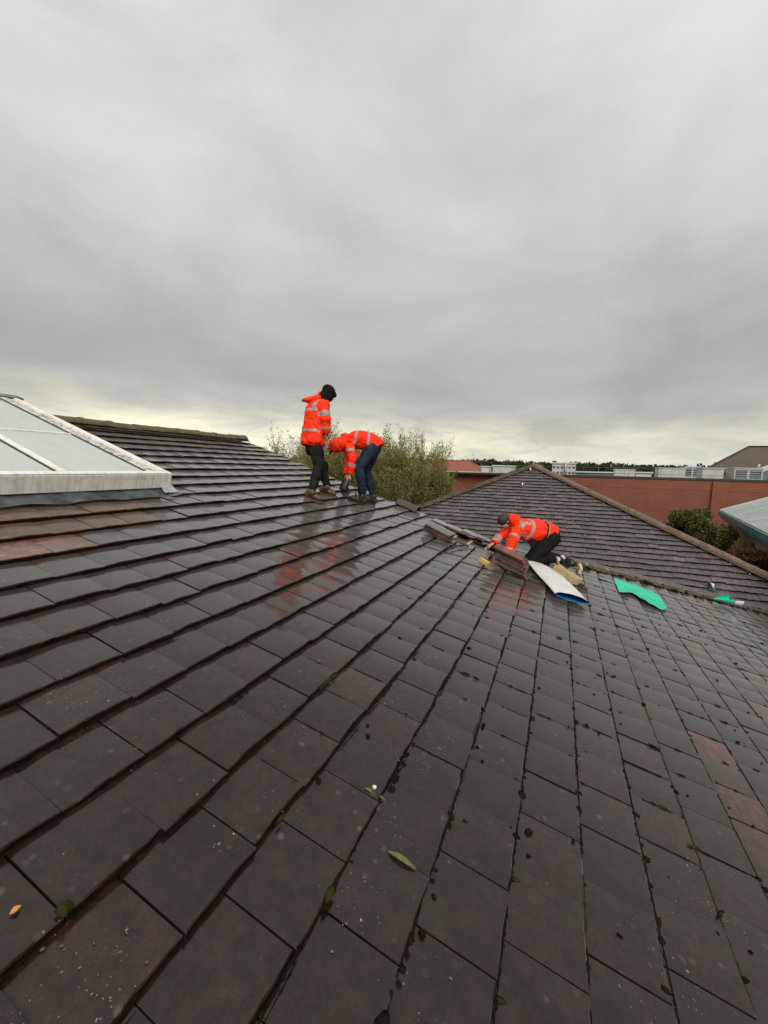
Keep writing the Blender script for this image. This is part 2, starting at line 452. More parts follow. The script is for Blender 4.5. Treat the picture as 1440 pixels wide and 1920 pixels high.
def lay_tiles(name_prefix, parent, org, eu, ev, en, rows, vspan, phase, clips, skip, mats_o, mats_f, redness, maxn=300, tilt=DE, seed=1):
    """tiles of a plane; clips are half planes in (u,v) metres; biggest in view become single objects, the rest one mesh"""
    rnd = random.Random(seed)
    eu, ev, en = map(lambda a: np.array(a, float), (eu, ev, en))
    et = eu*math.cos(tilt)+en*math.sin(tilt); tn = en*math.cos(tilt)-eu*math.sin(tilt)
    cand = []
    for n in range(*rows):
        v0, v1 = vspan
        k0 = math.floor((v0-phase(n))/TW); k1 = math.ceil((v1-phase(n))/TW)
        for k in range(k0, k1):
            va = phase(n)+k*TW; vc = va+TW/2; ue = n*G
            if skip(n, vc/G): continue
            P = [(ue-G, va), (ue, va), (ue, va+TW), (ue-G, va+TW)]
            Q = P
            for c in clips:
                Q = clip_poly(Q, *c)
                if not Q: break
            if len(Q) < 3: continue
            area = 0.5*abs(sum(Q[i][0]*Q[(i+1) % len(Q)][1]-Q[(i+1) % len(Q)][0]*Q[i][1] for i in range(len(Q))))
            if area < 0.12*G*TW: continue
            whole = area > 0.995*G*TW
            pr = [project(org+eu*p[0]+ev*p[1]) for p in P]
            vis = min(p[2] for p in pr) > 0.1 and any(-30 < p[0] < 1470 and -30 < p[1] < 1950 for p in pr)
            pa = 0.5*abs(sum(pr[i][0]*pr[(i+1) % 4][1]-pr[(i+1) % 4][0]*pr[i][1] for i in range(4))) if vis else 0.0
            cand.append((pa if whole else 0.0, n, k, va, Q, whole))
    cand.sort(key=lambda t: -t[0])
    variants = [tile_mesh(name_prefix+'_tile', mats_o, s, T=TT if tilt < 0.12 else 0.043) for s in range(6)]
    fv, ff, fm, ft = [], [], [], []
    cnt = 0
    for i, (pa, n, k, va, Q, whole) in enumerate(cand):
        rz = rnd.gauss(0, 0.004); dz = rnd.gauss(0, 0.0024); du = rnd.gauss(0, 0.0045); rt = rnd.gauss(0, 0.004)
        if rnd.random() < 0.03: du += rnd.uniform(0.006, 0.014); dz += 0.003
        if tilt > 0.12: du *= 2.4; dz *= 1.8; rz *= 2.5
        tint = (min(1, max(0, rnd.gauss(0.5, 0.17))), redness(n, (va+TW/2)/G, rnd), 0.0, 1.0)
        c_, s_ = math.cos(rz), math.sin(rz)
        X = et*c_+ev*s_; Y = ev*c_-et*s_
        Y2 = Y*math.cos(rt)+tn*math.sin(rt); Z2 = np.cross(X, Y2)
        loc = org+eu*(n*G+du)+ev*(va+TW/2)+en*dz
        if pa > 0 and cnt < maxn:
            o = link('tile', variants[rnd.randrange(6)], parent, mat4(np.array([X, Y2, Z2]).T, loc))
            o.color = tint
            cnt += 1
            continue
        b = len(fv)
        if whole:
            me = variants[rnd.randrange(6)]
            for vtx in me.vertices: fv.append(tuple(loc+X*vtx.co.x+Y2*vtx.co.y+Z2*vtx.co.z))
            for p in me.polygons: ff.append(tuple(b+j for j in p.vertices)); fm.append(p.material_index)
            ft += [tint]*len(me.vertices)
        else:
            lp = [((p[0]-n*G)*1.0, p[1]-(va+TW/2)) for p in Q]
            lp = [(min(x, 0)*(TL/G if x < -0.9*G else 1.0), y) for x, y in lp]
            m_ = len(lp)
            for z in (0, -TT):
                for x, y in lp: fv.append(tuple(loc+X*x+Y2*(y*0.988)+Z2*z))
            ff.append(tuple(range(b, b+m_))); fm.append(0)
            ff.append(tuple(range(b+2*m_-1, b+m_-1, -1))); fm.append(1)
            for j in range(m_):
                j2 = (j+1) % m_
                ff.append((b+j, b+m_+j, b+m_+j2, b+j2)); fm.append(1)
            ft += [tint]*(2*m_)
    if fv:
        me = bpy.data.meshes.new('tile_field'); me.from_pydata(fv, [], ff)
        for mt in mats_f: me.materials.append(mt)
        me.polygons.foreach_set('material_index', fm)
        at = me.attributes.new('tint', 'FLOAT_COLOR', 'POINT')
        at.data.foreach_set('color', np.array(ft, dtype=np.float32).ravel())
        me.update()
        link('tile_field', me, parent, kind='stuff')
    return len(cand), cnt

# ------------------------------------------------------------------ ground
def grid_sheet(name, x0, x1, y0, y1, z, mat, nx=1, ny=1):
    b = MB()
    b.add([(x0, y0, z), (x1, y0, z), (x1, y1, z), (x0, y1, z)], [(0, 1, 2, 3)])
    return b.obj(name, mat, kind='structure')
M['grass'] = simple('grass_ground', (0.035, 0.048, 0.014), (0.075, 0.075, 0.028), 0.9, 0.35, 0.5, 8.0, 0.05)
M['asphalt'] = simple('wet_asphalt', (0.045, 0.046, 0.044), (0.085, 0.085, 0.08), 0.45, 0.5, 0.2, 40.0)
grid_sheet('ground', -2500, 2500, -800, 4500, 0.0, M['grass'])
grid_sheet('car_park', -75, 20, 52, 140, 0.02, M['asphalt'])
grid_sheet('service_yard', -9, 40, -20, 27, 0.02, M['asphalt'])

# ------------------------------------------------------------------ main building
V_END = 25.0
U_HIP, K_HIP = 5.5, 0.742
U_TOP, U_EAVE = -14.55, 29
A0 = rp(U_EAVE, 0)[0]
bld = empty('tiled_building', (0, 3, 0), 'low brick building under a wide wet roof of dark flat tiles', 'building')
def roof_clips():
    # u,v metres: v <= V_END while above hip start, v <= V_END + K*(u-U_HIP) below it (union -> handled by two passes)
    return None
def vmax(u): return V_END if u < U_HIP else V_END+K_HIP*(u-U_HIP)

WD = -0.078
db = MB()
us = [U_TOP, U_HIP, U_EAVE]
poly_top = [rp(U_TOP, -16, WD), rp(U_EAVE, -16, WD), rp(U_EAVE, vmax(U_EAVE), WD), rp(U_HIP, V_END, WD), rp(U_TOP, V_END, WD)]
db.add(poly_top, [(0, 1, 2, 3, 4)], 0)
poly_bot = [p-E_N*0.10 for p in poly_top]
db.add(poly_bot, [(4, 3, 2, 1, 0)], 1)
allp = poly_top+poly_bot
db.add(allp, [(i, i+5, (i+1) % 5+5, (i+1) % 5) for i in range(5)], 1)
# rear slope beyond the ridge and far hip slope
r0, r1 = rp(U_TOP, -16, WD), rp(U_TOP, V_END, WD)
dx = 44*G*math.cos(AL); dzz = 44*G*math.sin(AL)
db.add([r0, r1, r1+np.array([-dx, 0, -dzz]), r0+np.array([-dx, 0, -dzz])], [(0, 1, 2, 3)], 1)
h0, h1 = rp(U_HIP, V_END, WD), rp(U_EAVE, vmax(U_EAVE), WD)
fall = (h0[2]-h1[2])
db.add([h0, h1, np.array([h0[0], h1[1], h1[2]])], [(0, 1, 2)], 1)
roof = db.obj('roof', [M['felt'], M['deck']], bld)
wb = MB()
ze = rp(U_EAVE, 0)[2]-0.25
xe = rp(U_EAVE, 0)[0]-0.35
yv = V_END*G-0.12
M['brick_n'] = simple('brick_plain', (0.20, 0.075, 0.045), (0.30, 0.12, 0.07), 0.8, 6.0)
wb.box((xe-0.25, -16*G+0.2, 0), (xe, vmax(U_EAVE)*G-0.3, ze))
rt_ = rp(U_TOP, V_END, -0.2); hh = rp(U_HIP, V_END, -0.2)
xw = rt_[0]-dx+0.4
P = [(xw, yv-0.25), (hh[0], yv-0.25)]
gv = [(xw, yv, 0), (hh[0], yv, 0), (hh[0], yv, hh[2]), (rt_[0], yv, rt_[2]), (xw, yv, rt_[2]-dzz+0.1)]
wb.add(gv+[(x, y-0.25, z) for x, y, z in gv], [(0, 1, 2, 3, 4), (9, 8, 7, 6, 5)]+[(i, i+5, (i+1) % 5+5, (i+1) % 5) for i in range(5)])
wb.box((hh[0], h1[1]-0.6, 0), (xe-0.25, h1[1]-0.35, ze))
wb.box((hh[0]-0.25, yv, 0), (hh[0], h1[1]-0.35, ze-0.1))
wb.obj('wall', M['brick_n'], bld)

# skylight footprint (metres in the roof plane)
SK_U0, SK_U1, SK_V0, SK_V1, SK_W = -4.60, -1.58, -1.55, 3.32, 0.20
HOLES = {4: (22.3, 24.3), 5: (22.7, 24.4), 6: (22.9, 24.6), 7: (22.6, 25.2), 8: (24.0, 25.6)}
def skip_main(n, v):
    um = (n-0.5)*G; vm = v*G
    if SK_U0-0.1 < um < SK_U1-0.02 and vm < SK_V1-0.05: return True
    if n in HOLES and HOLES[n][0] < v < HOLES[n][1]: return True
    return False
REDS = {(-2, 5): 0.85, (-2, 6): 0.6, (-3, 6): 0.3, (-3, 7): 0.6, (-3, 8): 0.35, (-3, 5): 0.45, (-4, 6): 0.55, (-4, 7): 0.5, (-4, 8): 0.5, (-4, 9): 0.45, (-4, 5): 0.5,
        (14, 12): 0.42, (14, 10): 0.46, (14, 11): 0.10, (15, 18): 0.4, (17, 17): 0.45, (14, 19): 0.3, (16, 18): 0.15, (13, 20): 0.1, (1, 12): 0.12, (2, 11): 0.1}
def red_main(n, v, r):
    x = REDS.get((n, int(v)), 0.0)
    return x if x else (r.uniform(0.08, 0.2) if (r.random() < 0.05 and (n < 0 or n > 11)) else r.uniform(0, 0.03))
PH = lambda n: (0.411+(0.5*1.035+0.008)*n)*G
# two passes: above the hip start clipped by the verge, below it by the hip line
lay_tiles('roof', roof, O_R, E_U, (0, 1, 0), E_N, (-14, U_EAVE+1), (-16*G, 46*G), PH,
          [(-K_HIP, 1.0, (V_END-K_HIP*U_HIP)*G)] if False else [], lambda n, v: skip_main(n, v) or v > vmax(n-0.5)+0.55,
          [M['tile'], M['edge']], [M['tile_f'], M['edge']], red_main, 300, DE, 3)

# ridge tiles
def ridge_piece(L, r, t, mat_, name='ridge_tile', n=9, spread=1.25):
    """half-round ridge tile, local x along ridge, z up"""
    b = MB(); V = []
    for x, k in ((0, 1.0), (L*0.86, 0.97), (L*0.87, 1.15), (L, 1.15)):
        for i in range(n):
            a = -spread+2*spread*i/(n-1)
            V.append((x, math.sin(a)*r*k, (math.cos(a)-0.6)*r*k))
    o_ = len(V)
    for x, k in ((0, 1.0), (L, 1.07)):
        for i in range(n):
            a = -spread+2*spread*i/(n-1)
            V.append((x, math.sin(a)*(r*k-t), (math.cos(a)-0.6)*(r*k)-t))
    F = []
    for j in range(3):
        for i in range(n-1): F.append((j*n+i, (j+1)*n+i, (j+1)*n+i+1, j*n+i+1))
    for i in range(n-1):
        F.append((i, i+1, o_+i+1, o_+i)); F.append((3*n+i, o_+n+i, o_+n+i+1, 3*n+i+1))
        F.append((o_+i, o_+i+1, o_+n+i+1, o_+n+i))
    F.append((0, o_, o_+n, 3*n)); F.append((n-1, 4*n-1, o_+2*n-1, o_+n-1))
    b.add(V, F, 0, False)
    return b.mesh(name, mat_)
rm = ridge_piece(0.44, 0.128, 0.018, M['ridge'])
rv = SK_V1-3.0
v_ = -4.2
ridge_c = rp(-14.52, 0, 0.065)
rj = random.Random(5)
while v_ < V_END*G-0.15:
    Mx = Matrix.Translation(Vector((ridge_c[0]+rj.gauss(0, 0.004), v_, ridge_c[2]+rj.gauss(0, 0.005)))) @ Matrix.Rotation(math.pi/2+rj.gauss(0, 0.008), 4, 'Z')
    link('ridge_tile', rm, roof, Mx)
    v_ += 0.428

def ridge_bed():
    return [rp(-14.50, v, 0.0) for v in np.linspace(-14, V_END+0.2, 120)]
# mossy mortar bed on the stripped hip
def lumpy_strip(pts, width, height, name, mat_, parent, seed=0, nw=5, wob=0.03):
    r = random.Random(seed); b = MB(); V = []; L = len(pts)
    pts = [np.array(p) for p in pts]
    for i, p in enumerate(pts):
        t = pts[min(i+1, L-1)]-pts[max(i-1, 0)]; t /= np.linalg.norm(t)
        sd = np.cross(t, [0, 0, 1.0]); sd /= np.linalg.norm(sd); up = np.cross(sd, t)
        for j in range(nw):
            s = -1+2*j/(nw-1)
            V.append(p+sd*(s*width/2+r.uniform(-wob, wob)*0.5)+up*(height*(1-s*s)+r.uniform(-wob, wob)*0.45*(1-abs(s)*0.5)-0.02*abs(s)))
    F = [(i*nw+j, i*nw+j+1, (i+1)*nw+j+1, (i+1)*nw+j) for i in range(L-1) for j in range(nw-1)]
    b.add(V, F, 0, True)
    return b.obj(name, mat_, parent)
lumpy_strip(ridge_bed(), 0.30, 0.07, 'ridge_mortar', M['mortar'], roof, 14, 5, 0.012)
hp = [rp(U_HIP+3.4+s*(U_EAVE-U_HIP-3.4), vmax(U_HIP+3.4+s*(U_EAVE-U_HIP-3.4))+0.42, 0.005) for s in np.linspace(0, 1, 130)]
lumpy_strip(hp, 0.22, 0.028, 'hip_mortar', M['mortar'], roof, 4, 6, 0.055)
# thin mortar fillet along the verge
vp = [rp(-14.3+s*(U_HIP+14.3), V_END+0.42, -0.035) for s in np.linspace(0, 1, 90)]
lumpy_strip(vp, 0.10, 0.03, 'verge_mortar', M['mortar'], roof, 9, 4, 0.012)

# exposed battens in the opening
for uu, va, vb in ((3.55, 20.5, 25.0), (4.48, 20.5, 25.0), (5.45, 20.5, 25.2), (6.42, 20.8, 25.6), (7.35, 21.0, 26.5)):
    b = MB()
    b.bevbox((-0.024, va*G, WD+0.002), (0.024, vb*G, WD+0.031), 0.002, 0, lambda x, y, z, uu=uu: O_R+E_U*(uu*G+x)+np.array([0, y, 0])+E_N*z)
    b.obj('batten', M['batten'], roof)

# ------------------------------------------------------------------ skylight
def skf(u, v, w): return O_R+E_U*u+np.array([0, v, 0])+E_N*w
sk = MB()
sk.bevbox((SK_U1-0.05, SK_V0, 0.035), (SK_U1, SK_V1-0.035, SK_W), 0.006, 0, skf)          # front fascia
sk.bevbox((SK_U0, SK_V1-0.032, 0.02), (SK_U1+0.004, SK_V1, SK_W+0.012), 0.006, 0, skf)       # side fascia
skylight = sk.obj('skylight', M['white'], bld)
skylight['label'] = 'white framed skylight with opal panes and green stained front board'
def skpart(name, boxes, mat_, bev=0.005):
    b = MB()
    for lo, hi in boxes: b.bevbox(lo, hi, bev, 0, skf)
    return b.obj(name, mat_, skylight)
skpart('sill_cap', [((SK_U1-0.075, SK_V0, SK_W+0.001), (SK_U1-0.002, SK_V1-0.036, SK_W+0.014))], M['white'])
skpart('edge_trim', [((SK_U0, SK_V1-0.085, SK_W-0.03), (SK_U1-0.078, SK_V1-0.034, SK_W+0.022))], M['white'])
skpart('gutter_channel', [((SK_U0, SK_V1-0.155, SK_W-0.05), (SK_U1-0.078, SK_V1-0.087, SK_W-0.006))], M['white_d'], 0.002)
skpart('side_capping', [((SK_U0, SK_V1-0.235, SK_W-0.04), (SK_U1-0.078, SK_V1-0.157, SK_W+0.012))], M['white_d'])
skpart('gasket', [((SK_U0, SK_V1-0.247, SK_W-0.04), (SK_U1-0.078, SK_V1-0.237, SK_W+0.002))], M['gasket'], 0.001)
skpart('head_flashing', [((SK_U0-0.16, SK_V0, SK_W+0.0), (SK_U0-0.001, SK_V1+0.03, SK_W+0.03))], M['lead'], 0.004)
bars = [2.25, 1.40, 0.55, -0.30, -1.15]
for v in bars:
    skpart('glazing_bar', [((SK_U0, v-0.030, SK_W-0.04), (SK_U1-0.078, v+0.030, SK_W+0.018))], M['white'])
    skpart('gasket', [((SK_U0, v-0.042, SK_W-0.04), (SK_U1-0.078, v-0.032, SK_W+0.002))], M['gasket'], 0.001)
edges = [SK_V1-0.248]+[x for v in bars for x in (v+0.031, v-0.043)]
for i in range(0, len(edges)-1, 2):
    hi_, lo_ = edges[i], edges[i+1]
    for ua, ub in ((SK_U0+0.01, -3.03), (-3.008, SK_U1-0.078)):
        skpart('pane', [((ua, lo_, SK_W-0.03), (ub, hi_, SK_W-0.008))], M['pane'], 0.001)
    skpart('transom', [((-3.033, lo_, SK_W-0.012), (-3.003, hi_, SK_W+0.004))], M['white'], 0.002)
skpart('upstand', [((SK_U0, SK_V0, -0.08), (SK_U1-0.06, SK_V1-0.04, 0.12))], M['gasket'], 0.004)
# lead apron dressed over the first course
b = MB(); V = []; nu, nv = 8, 60; r = random.Random(2)
for i in range(nu):
    for j in range(nv):
        s = i/(nu-1); t = j/(nv-1)
        u = SK_U1-0.06+s*0.215+(0.015*math.sin(t*60)+r.uniform(-0.006, 0.006) if i == nu-1 else 0)
        v = SK_V0+t*(SK_V1+0.05-SK_V0)
        w = 0.045*(1-s)**2-0.006+0.005*math.sin(t*41+s*5)+0.006*noise.noise(Vector((u*9, v*7, 1)))+(0.012 if (t*9) % 1 < 0.06 else 0)
        V.append(skf(u, v, w+0.006))
b.add(V, [(i*nv+j, (i+1)*nv+j, (i+1)*nv+j+1, i*nv+j+1) for i in range(nu-1) for j in range(nv-1)], 0, True)
b.obj('lead_apron', M['lead'], skylight)
b = MB(); V = []
for i in range(7):
    for j in range(7):
        s, t = i/6, j/6
        V.append(skf(SK_U1-0.05+s*0.15, SK_V1-0.12+t*0.17, 0.045*(1-s)+0.018+0.018*noise.noise(Vector((s*3, t*3, 4)))))
b.add(V, [(i*7+j, (i+1)*7+j, (i+1)*7+j+1, i*7+j+1) for i in range(6) for j in range(6)], 0, True)
b.obj('corner_soaker', simple('bright_lead', (0.30, 0.33, 0.34), (0.5, 0.52, 0.52), 0.35, 12.0, metal=0.3), skylight)

# ------------------------------------------------------------------ hip-roofed wing behind
BE = math.radians(24.2); tb = math.tan(BE)
P0 = at_dist(1140, 1027, 15.3)
def wing_hit(x, y):
    d = ray(x, y); t = (P0[2]-P0[1]*tb-CAM[2])/(d[2]-tb*d[1]); return CAM+d*t
APEX = wing_hit(1000, 872)
W_U = np.array([0, -math.cos(BE), -math.sin(BE)]); W_N = np.array([0, -math.sin(BE), math.cos(BE)]); W_V = np.array([1.0, 0, 0])
WLEN = 9.9
wing = empty('hip_roof_building', (APEX[0], APEX[1]+4, 0), 'building with a steep plum brown tiled hip roof behind the kneeling worker', 'building')
def wp(u, s, w=0.0): return APEX+W_U*u+W_V*s+W_N*w
cb = math.cos(BE)
# valley cut: line through two photo points, expressed in (u, s)
va_, vb_ = wing_hit(1090, 1051), wing_hit(1440, 1139)
ua, sa = (va_-APEX) @ W_U, va_[0]-APEX[0]; ub, sb = (vb_-APEX) @ W_U, vb_[0]-APEX[0]
# keep side: u <= ua + (s-sa)*k
kk = (ub-ua)/(sb-sa)
wclips = [(-cb, 1.0, 0.0), (-cb, -1.0, 0.0), (1.0, -kk, ua-kk*sa)]
wd = MB()
base = WLEN
A_, L_, R_ = wp(0, 0, WD), wp(base, -base*cb, WD), wp(base, base*cb, WD)
back = np.array([0, 9.0, 0])
wd.add([A_, L_, R_], [(0, 1, 2)])
wd.add([A_, A_+back, R_+back+np.array([0, base*cb, 0]), R_], [(0, 3, 2, 1)])
wd.add([A_, A_+back, L_+back+np.array([0, base*cb, 0]), L_], [(0, 1, 2, 3)])
wroof = wd.obj('roof', M['deck'], wing)
def red_wing(n, v, r):
    q = r.random(); return r.uniform(0.3, 0.6) if q < 0.09 else r.uniform(0, 0.15)
lay_tiles('wing', wroof, APEX, W_U, W_V, W_N, (1, int(WLEN/G)+1), (-9.2, 9.2), lambda n: 0.5*TW*n+0.05, wclips, lambda n, v: False,
          [M['wtile'], M['edge_shade']], [M['wtile_f'], M['edge_shade']], red_wing, 300, 0.150, 8)
# right hand slope, seen at a grazing angle
S_U = np.array([cb, 0, -math.sin(BE)]); S_N = np.array([math.sin(BE), 0, cb])
lay_tiles('wing_side', wroof, APEX, S_U, (0, 1, 0), S_N, (1, 31), (-9.2, 9.0), lambda n: 0.5*TW*n, [(-cb, -1.0, 0.0)], lambda n, v: False,
          [M['wtile'], M['edge_shade']], [M['wtile_f'], M['edge_shade']], red_wing, 0, 0.150, 9)
# valley lining beyond the cut tiles
vl = []
for s in np.linspace(0, 1, 24):
    ss = sa-2.2+(sb+2.0-(sa-2.2))*s; uu = ua+kk*(ss-sa)
    vl.append((uu, ss))
b = MB(); V = []
for uu, ss in vl:
    V += [wp(uu-0.03, ss, 0.004+0.006*noise.noise(Vector((ss*5, 0, 0)))), wp(uu+0.22, ss, -0.01+0.01*noise.noise(Vector((ss*4, 2, 0)))), wp(uu+0.75, ss, -0.05)]
b.add(V, [(i*3+j, (i+1)*3+j, (i+1)*3+j+1, i*3+j+1) for i in range(len(vl)-1) for j in range(2)], 0, True)
b.obj('valley_lining', simple('valley_slate', (0.085, 0.072, 0.068), (0.14, 0.12, 0.11), 0.5, 8.0, 0.4, 50.0), wroof)
hm = ridge_piece(0.46, 0.15, 0.02, M['hip'], 'hip_tile')
hj = random.Random(3)
hmL = ridge_piece(0.46, 0.115, 0.02, M['mortar'], 'hip_tile')
for sgn, me_, nmax in ((1, hm, 29), (-1, hmL, 29)):
    d = np.array([sgn*1.0, -1.0, -tb]); Lh = np.linalg.norm(d); d /= Lh
    for k in range(nmax):
        p = APEX+d*(0.02+k*0.44)+np.array([0, 0, 0.035])
        X = -d; 
        p2 = p+d*0.44
        Yv = np.cross([0, 0, 1.0], X); Yv /= np.linalg.norm(Yv); Zv = np.cross(X, Yv)
        Mx = mat4(np.array([X, Yv, Zv]).T, p2+np.array([hj.gauss(0, 0.006), 0, hj.gauss(0, 0.005)]))
        link('hip_tile', me_, wroof, Mx)
    lumpy_strip([APEX+d*s+np.array([-sgn*0.10, -0.10, -0.01]) for s in np.linspace(0.1, 12.6, 90)], 0.20, 0.03, 'hip_mortar', M['mortar'], wroof, 12, 4, 0.025)
rm2 = ridge_piece(0.46, 0.15, 0.02, M['hip'])
for k in range(20):
    link('ridge_tile', rm2, wroof, Matrix.Translation(Vector((APEX[0], APEX[1]+0.1+k*0.44, APEX[2]+0.03))) @ Matrix.Rotation(math.pi/2, 4, 'Z'))
b = MB()
zb = wp(base, 0)[2]-0.3
b.box((APEX[0]-base*cb+0.4, APEX[1]-base*cb+0.4, 0), (APEX[0]+base*cb-0.4, APEX[1]+9+base*cb-0.4, zb))
b.obj('wall', M['brick_n'], wing)
# white clips on lead plates
M['clip'] = simple('white_clip', (0.8, 0.8, 0.78), None, 0.35)
for (px, py) in ((994, 883), (979, 911), (1334, 1102)):
    q = wing_hit(px, py); uu, ss = (q-APEX) @ W_U, q[0]-APEX[0]
    fr = lambda x, y, z, uu=uu, ss=ss: wp(uu+x, ss+y, z)
    b = MB(); b.bevbox((-0.05, -0.075, 0.012), (0.13, 0.075, 0.02), 0.003, 0, fr)
    pl = b.obj('lead_plate', M['lead'], wroof)
    b = MB(); b.tube([wp(uu-0.12, ss, 0.05), wp(uu+0.0, ss+0.01, 0.115), wp(uu+0.07, ss+0.012, 0.05)], [0.028, 0.036, 0.02], 8); b.obj('roof_clip', M['clip'], wroof)
    b = MB(); b.bevbox((-0.16, -0.06, 0.004), (-0.03, -0.025, 0.09), 0.004, 0, fr); b.obj('clip_bracket', M['gasket'], wroof)

# ------------------------------------------------------------------ brick block with parapet
def brick_mat(name, c1, c2, mortar, scale=1.0):
    m, nt, b = new_mat(name)
    g = N(nt, 'ShaderNodeNewGeometry').outputs['Position']
    mp = N(nt, 'ShaderNodeMapping'); mp.inputs['Rotation'].default_value = (math.radians(-90), 0, 0); nt.links.new(g, mp.inputs[0])
    br = N(nt, 'ShaderNodeTexBrick'); nt.links.new(mp.outputs[0], br.inputs['Vector'])
    br.inputs['Scale'].default_value = scale
    br.inputs['Color1'].default_value = (*c1, 1); br.inputs['Color2'].default_value = (*c2, 1); br.inputs['Mortar'].default_value = (*mortar, 1)
    br.inputs['Mortar Size'].default_value = 0.012; br.inputs['Brick Width'].default_value = 0.225; br.inputs['Row Height'].default_value = 0.075
    base = mix_n(nt, ramp_n(nt, pos_noise(nt, 0.9, 5.0), [(0.35, 0.0), (0.75, 0.55)]), br.outputs['Color'], (0.12, 0.046, 0.028))
    setc(nt, b, 'Base Color', base); b.inputs['Roughness'].default_value = 0.85
    return m
M['brick'] = brick_mat('red_brick', (0.27, 0.070, 0.037), (0.21, 0.055, 0.030), (0.24, 0.105, 0.070))
M['brick2'] = brick_mat('orange_brick', (0.29, 0.072, 0.033), (0.24, 0.062, 0.030), (0.24, 0.105, 0.068))
M['coping'] = simple('dark_coping', (0.03, 0.027, 0.027), (0.05, 0.045, 0.042), 0.5, 3.0)
M['flatroof'] = simple('wet_flat_roof', (0.09, 0.105, 0.115), (0.20, 0.225, 0.24), 0.2, 0.5)
M['galv'] = simple('galvanised', (0.42, 0.43, 0.43), (0.55, 0.56, 0.55), 0.4, 4.0, metal=0.3)
M['rail'] = simple('dull_galvanised', (0.16, 0.165, 0.17), None, 0.5)
M['acwhite'] = simple('unit_white', (0.40, 0.40, 0.37), (0.54, 0.53, 0.49), 0.5, 2.0)
M['grille'] = simple('unit_grille', (0.05, 0.055, 0.06), None, 0.5)
M['lightcap'] = simple('pale_roof_edge', (0.55, 0.55, 0.52), None, 0.5)
BY = 32.0
bb = empty('brick_building', (6, BY, 0), 'long red brick flat roofed building with dark coping and white plant on top', 'building')
xl = at_y(938, 888, BY)[0]; xr = 30.0
zt = 7-0.0138*BY/math.cos(0.2)
zt = at_y(1250, 899.5, BY)[2]
b = MB(); b.box((xl, BY, 0), (xr, BY+0.3, zt-0.62)); b.obj('wall', M['brick'], bb)
b = MB(); b.box((xl-0.002, BY-0.012, zt-0.62), (xr, BY+0.3, zt)); b.obj('parapet', M['brick2'], bb)
b = MB(); b.bevbox((xl-0.05, BY-0.06, zt), (xr, BY+0.40, zt+0.16), 0.02); b.obj('coping', M['coping'], bb)
b = MB(); b.box((xl, BY+0.3, 0), (xl+0.3, BY+30, zt-0.1)); b.box((xr-0.3, BY+0.3, 0), (xr, BY+30, zt-0.1)); b.box((xl+0.3, BY+29.7, 0), (xr-0.3, BY+30, zt-0.1)); b.obj('wall', M['brick'], bb)
b = MB(); b.box((xl+0.3, BY+0.4, zt-0.35), (xr-0.3, BY+29.7, zt-0.12)); b.obj('roof', M['flatroof'], bb)
q = at_y(1350, 920, BY)
b = MB(); b.box((q[0]-0.42, BY-0.12, 0), (q[0]+0.42, BY-0.014, zt-0.03)); b.obj('pilaster', M['brick2'], bb)
# guard rail along the roof edge
rail = empty('guard_rail', (8, BY+1.3, zt-0.12), 'thin grey guard rail along the flat roof edge of the brick building', 'railing')
for zz in (0.45, 0.85):
    b = MB(); b.tube([(xl+1.0, BY+1.3, zt-0.12+zz), (xr-1, BY+1.3, zt-0.12+zz)], 0.014, 6); b.obj('rail', M['rail'], rail)
for k, x in enumerate(np.arange(xl+1.0, xr-1, 1.9)):
    b = MB(); b.tube([(x, BY+1.3, zt-0.12), (x, BY+1.3, zt+0.73)], 0.014, 6); b.obj('post', M['rail'], rail)
# rooftop plant: pixel boxes -> units standing on the roof
def plant_unit(x0, x1, ytop, Y, depth, label, louvre=0, roof_z=None, name='plant_unit'):
    rz = zt-0.12 if roof_z is None else roof_z
    a, c = at_y(x0, ytop, Y), at_y(x1, ytop, Y)
    t = empty(name, ((a[0]+c[0])/2, Y, rz), label, 'plant unit', 'white plant units on the flat roof')
    z1 = (a[2]+c[2])/2
    b = MB(); b.bevbox((a[0], Y, rz+0.10), (c[0], Y+depth, z1), 0.03); b.obj('casing', M['acwhite'], t)
    b = MB(); b.box((a[0]-0.04, Y-0.04, z1), (c[0]+0.04, Y+depth+0.04, z1+0.05)); b.obj('lid', M['lightcap'], t)
    n = max(1, louvre)
    w = (c[0]-a[0])/n
    for k in range(n):
        if louvre == 0:
            b = MB(); b.box((a[0]+w*0.42, Y-0.012, rz+0.25), (a[0]+w*0.58, Y-0.002, rz+0.40)); b.obj('access_panel', M['galv'], t); break
        b = MB(); b.box((a[0]+w*k+w*0.10, Y-0.012, rz+0.32*(z1-rz)), (a[0]+w*k+w*0.90, Y-0.002, z1-0.10)); g_ = b.obj('louvre', M['grille'], t)
        for j in range(4):
            zz = rz+0.32*(z1-rz)+(j+0.5)/4*(z1-0.10-rz-0.32*(z1-rz))
            b = MB(); b.box((a[0]+w*k+w*0.10, Y-0.03, zz-0.02), (a[0]+w*k+w*0.90, Y-0.013, zz+0.012)); b.obj('blade', M['galv'], g_)
    for xx in (a[0]+0.1, c[0]-0.22):
        b = MB(); b.box((xx, Y+0.05, rz), (xx+0.12, Y+depth-0.05, rz+0.10)); b.obj('foot', M['grille'], t)
    for j in range(1, int((c[0]-a[0])/0.55)):
        xx = a[0]+(c[0]-a[0])*j/int((c[0]-a[0])/0.55)
        b = MB(); b.box((xx-0.012, Y-0.008, rz+0.12), (xx+0.012, Y-0.001, z1-0.02)); b.obj('seam', M['galv'], t)
    return t
plant_unit(1153, 1191, 881, BY+3.5, 1.0, 'small low white plant unit standing alone between tree line and parapet')
plant_unit(1236, 1286, 878.5, BY+3.0, 1.4, 'wide plain white plant unit beside a taller louvred one')
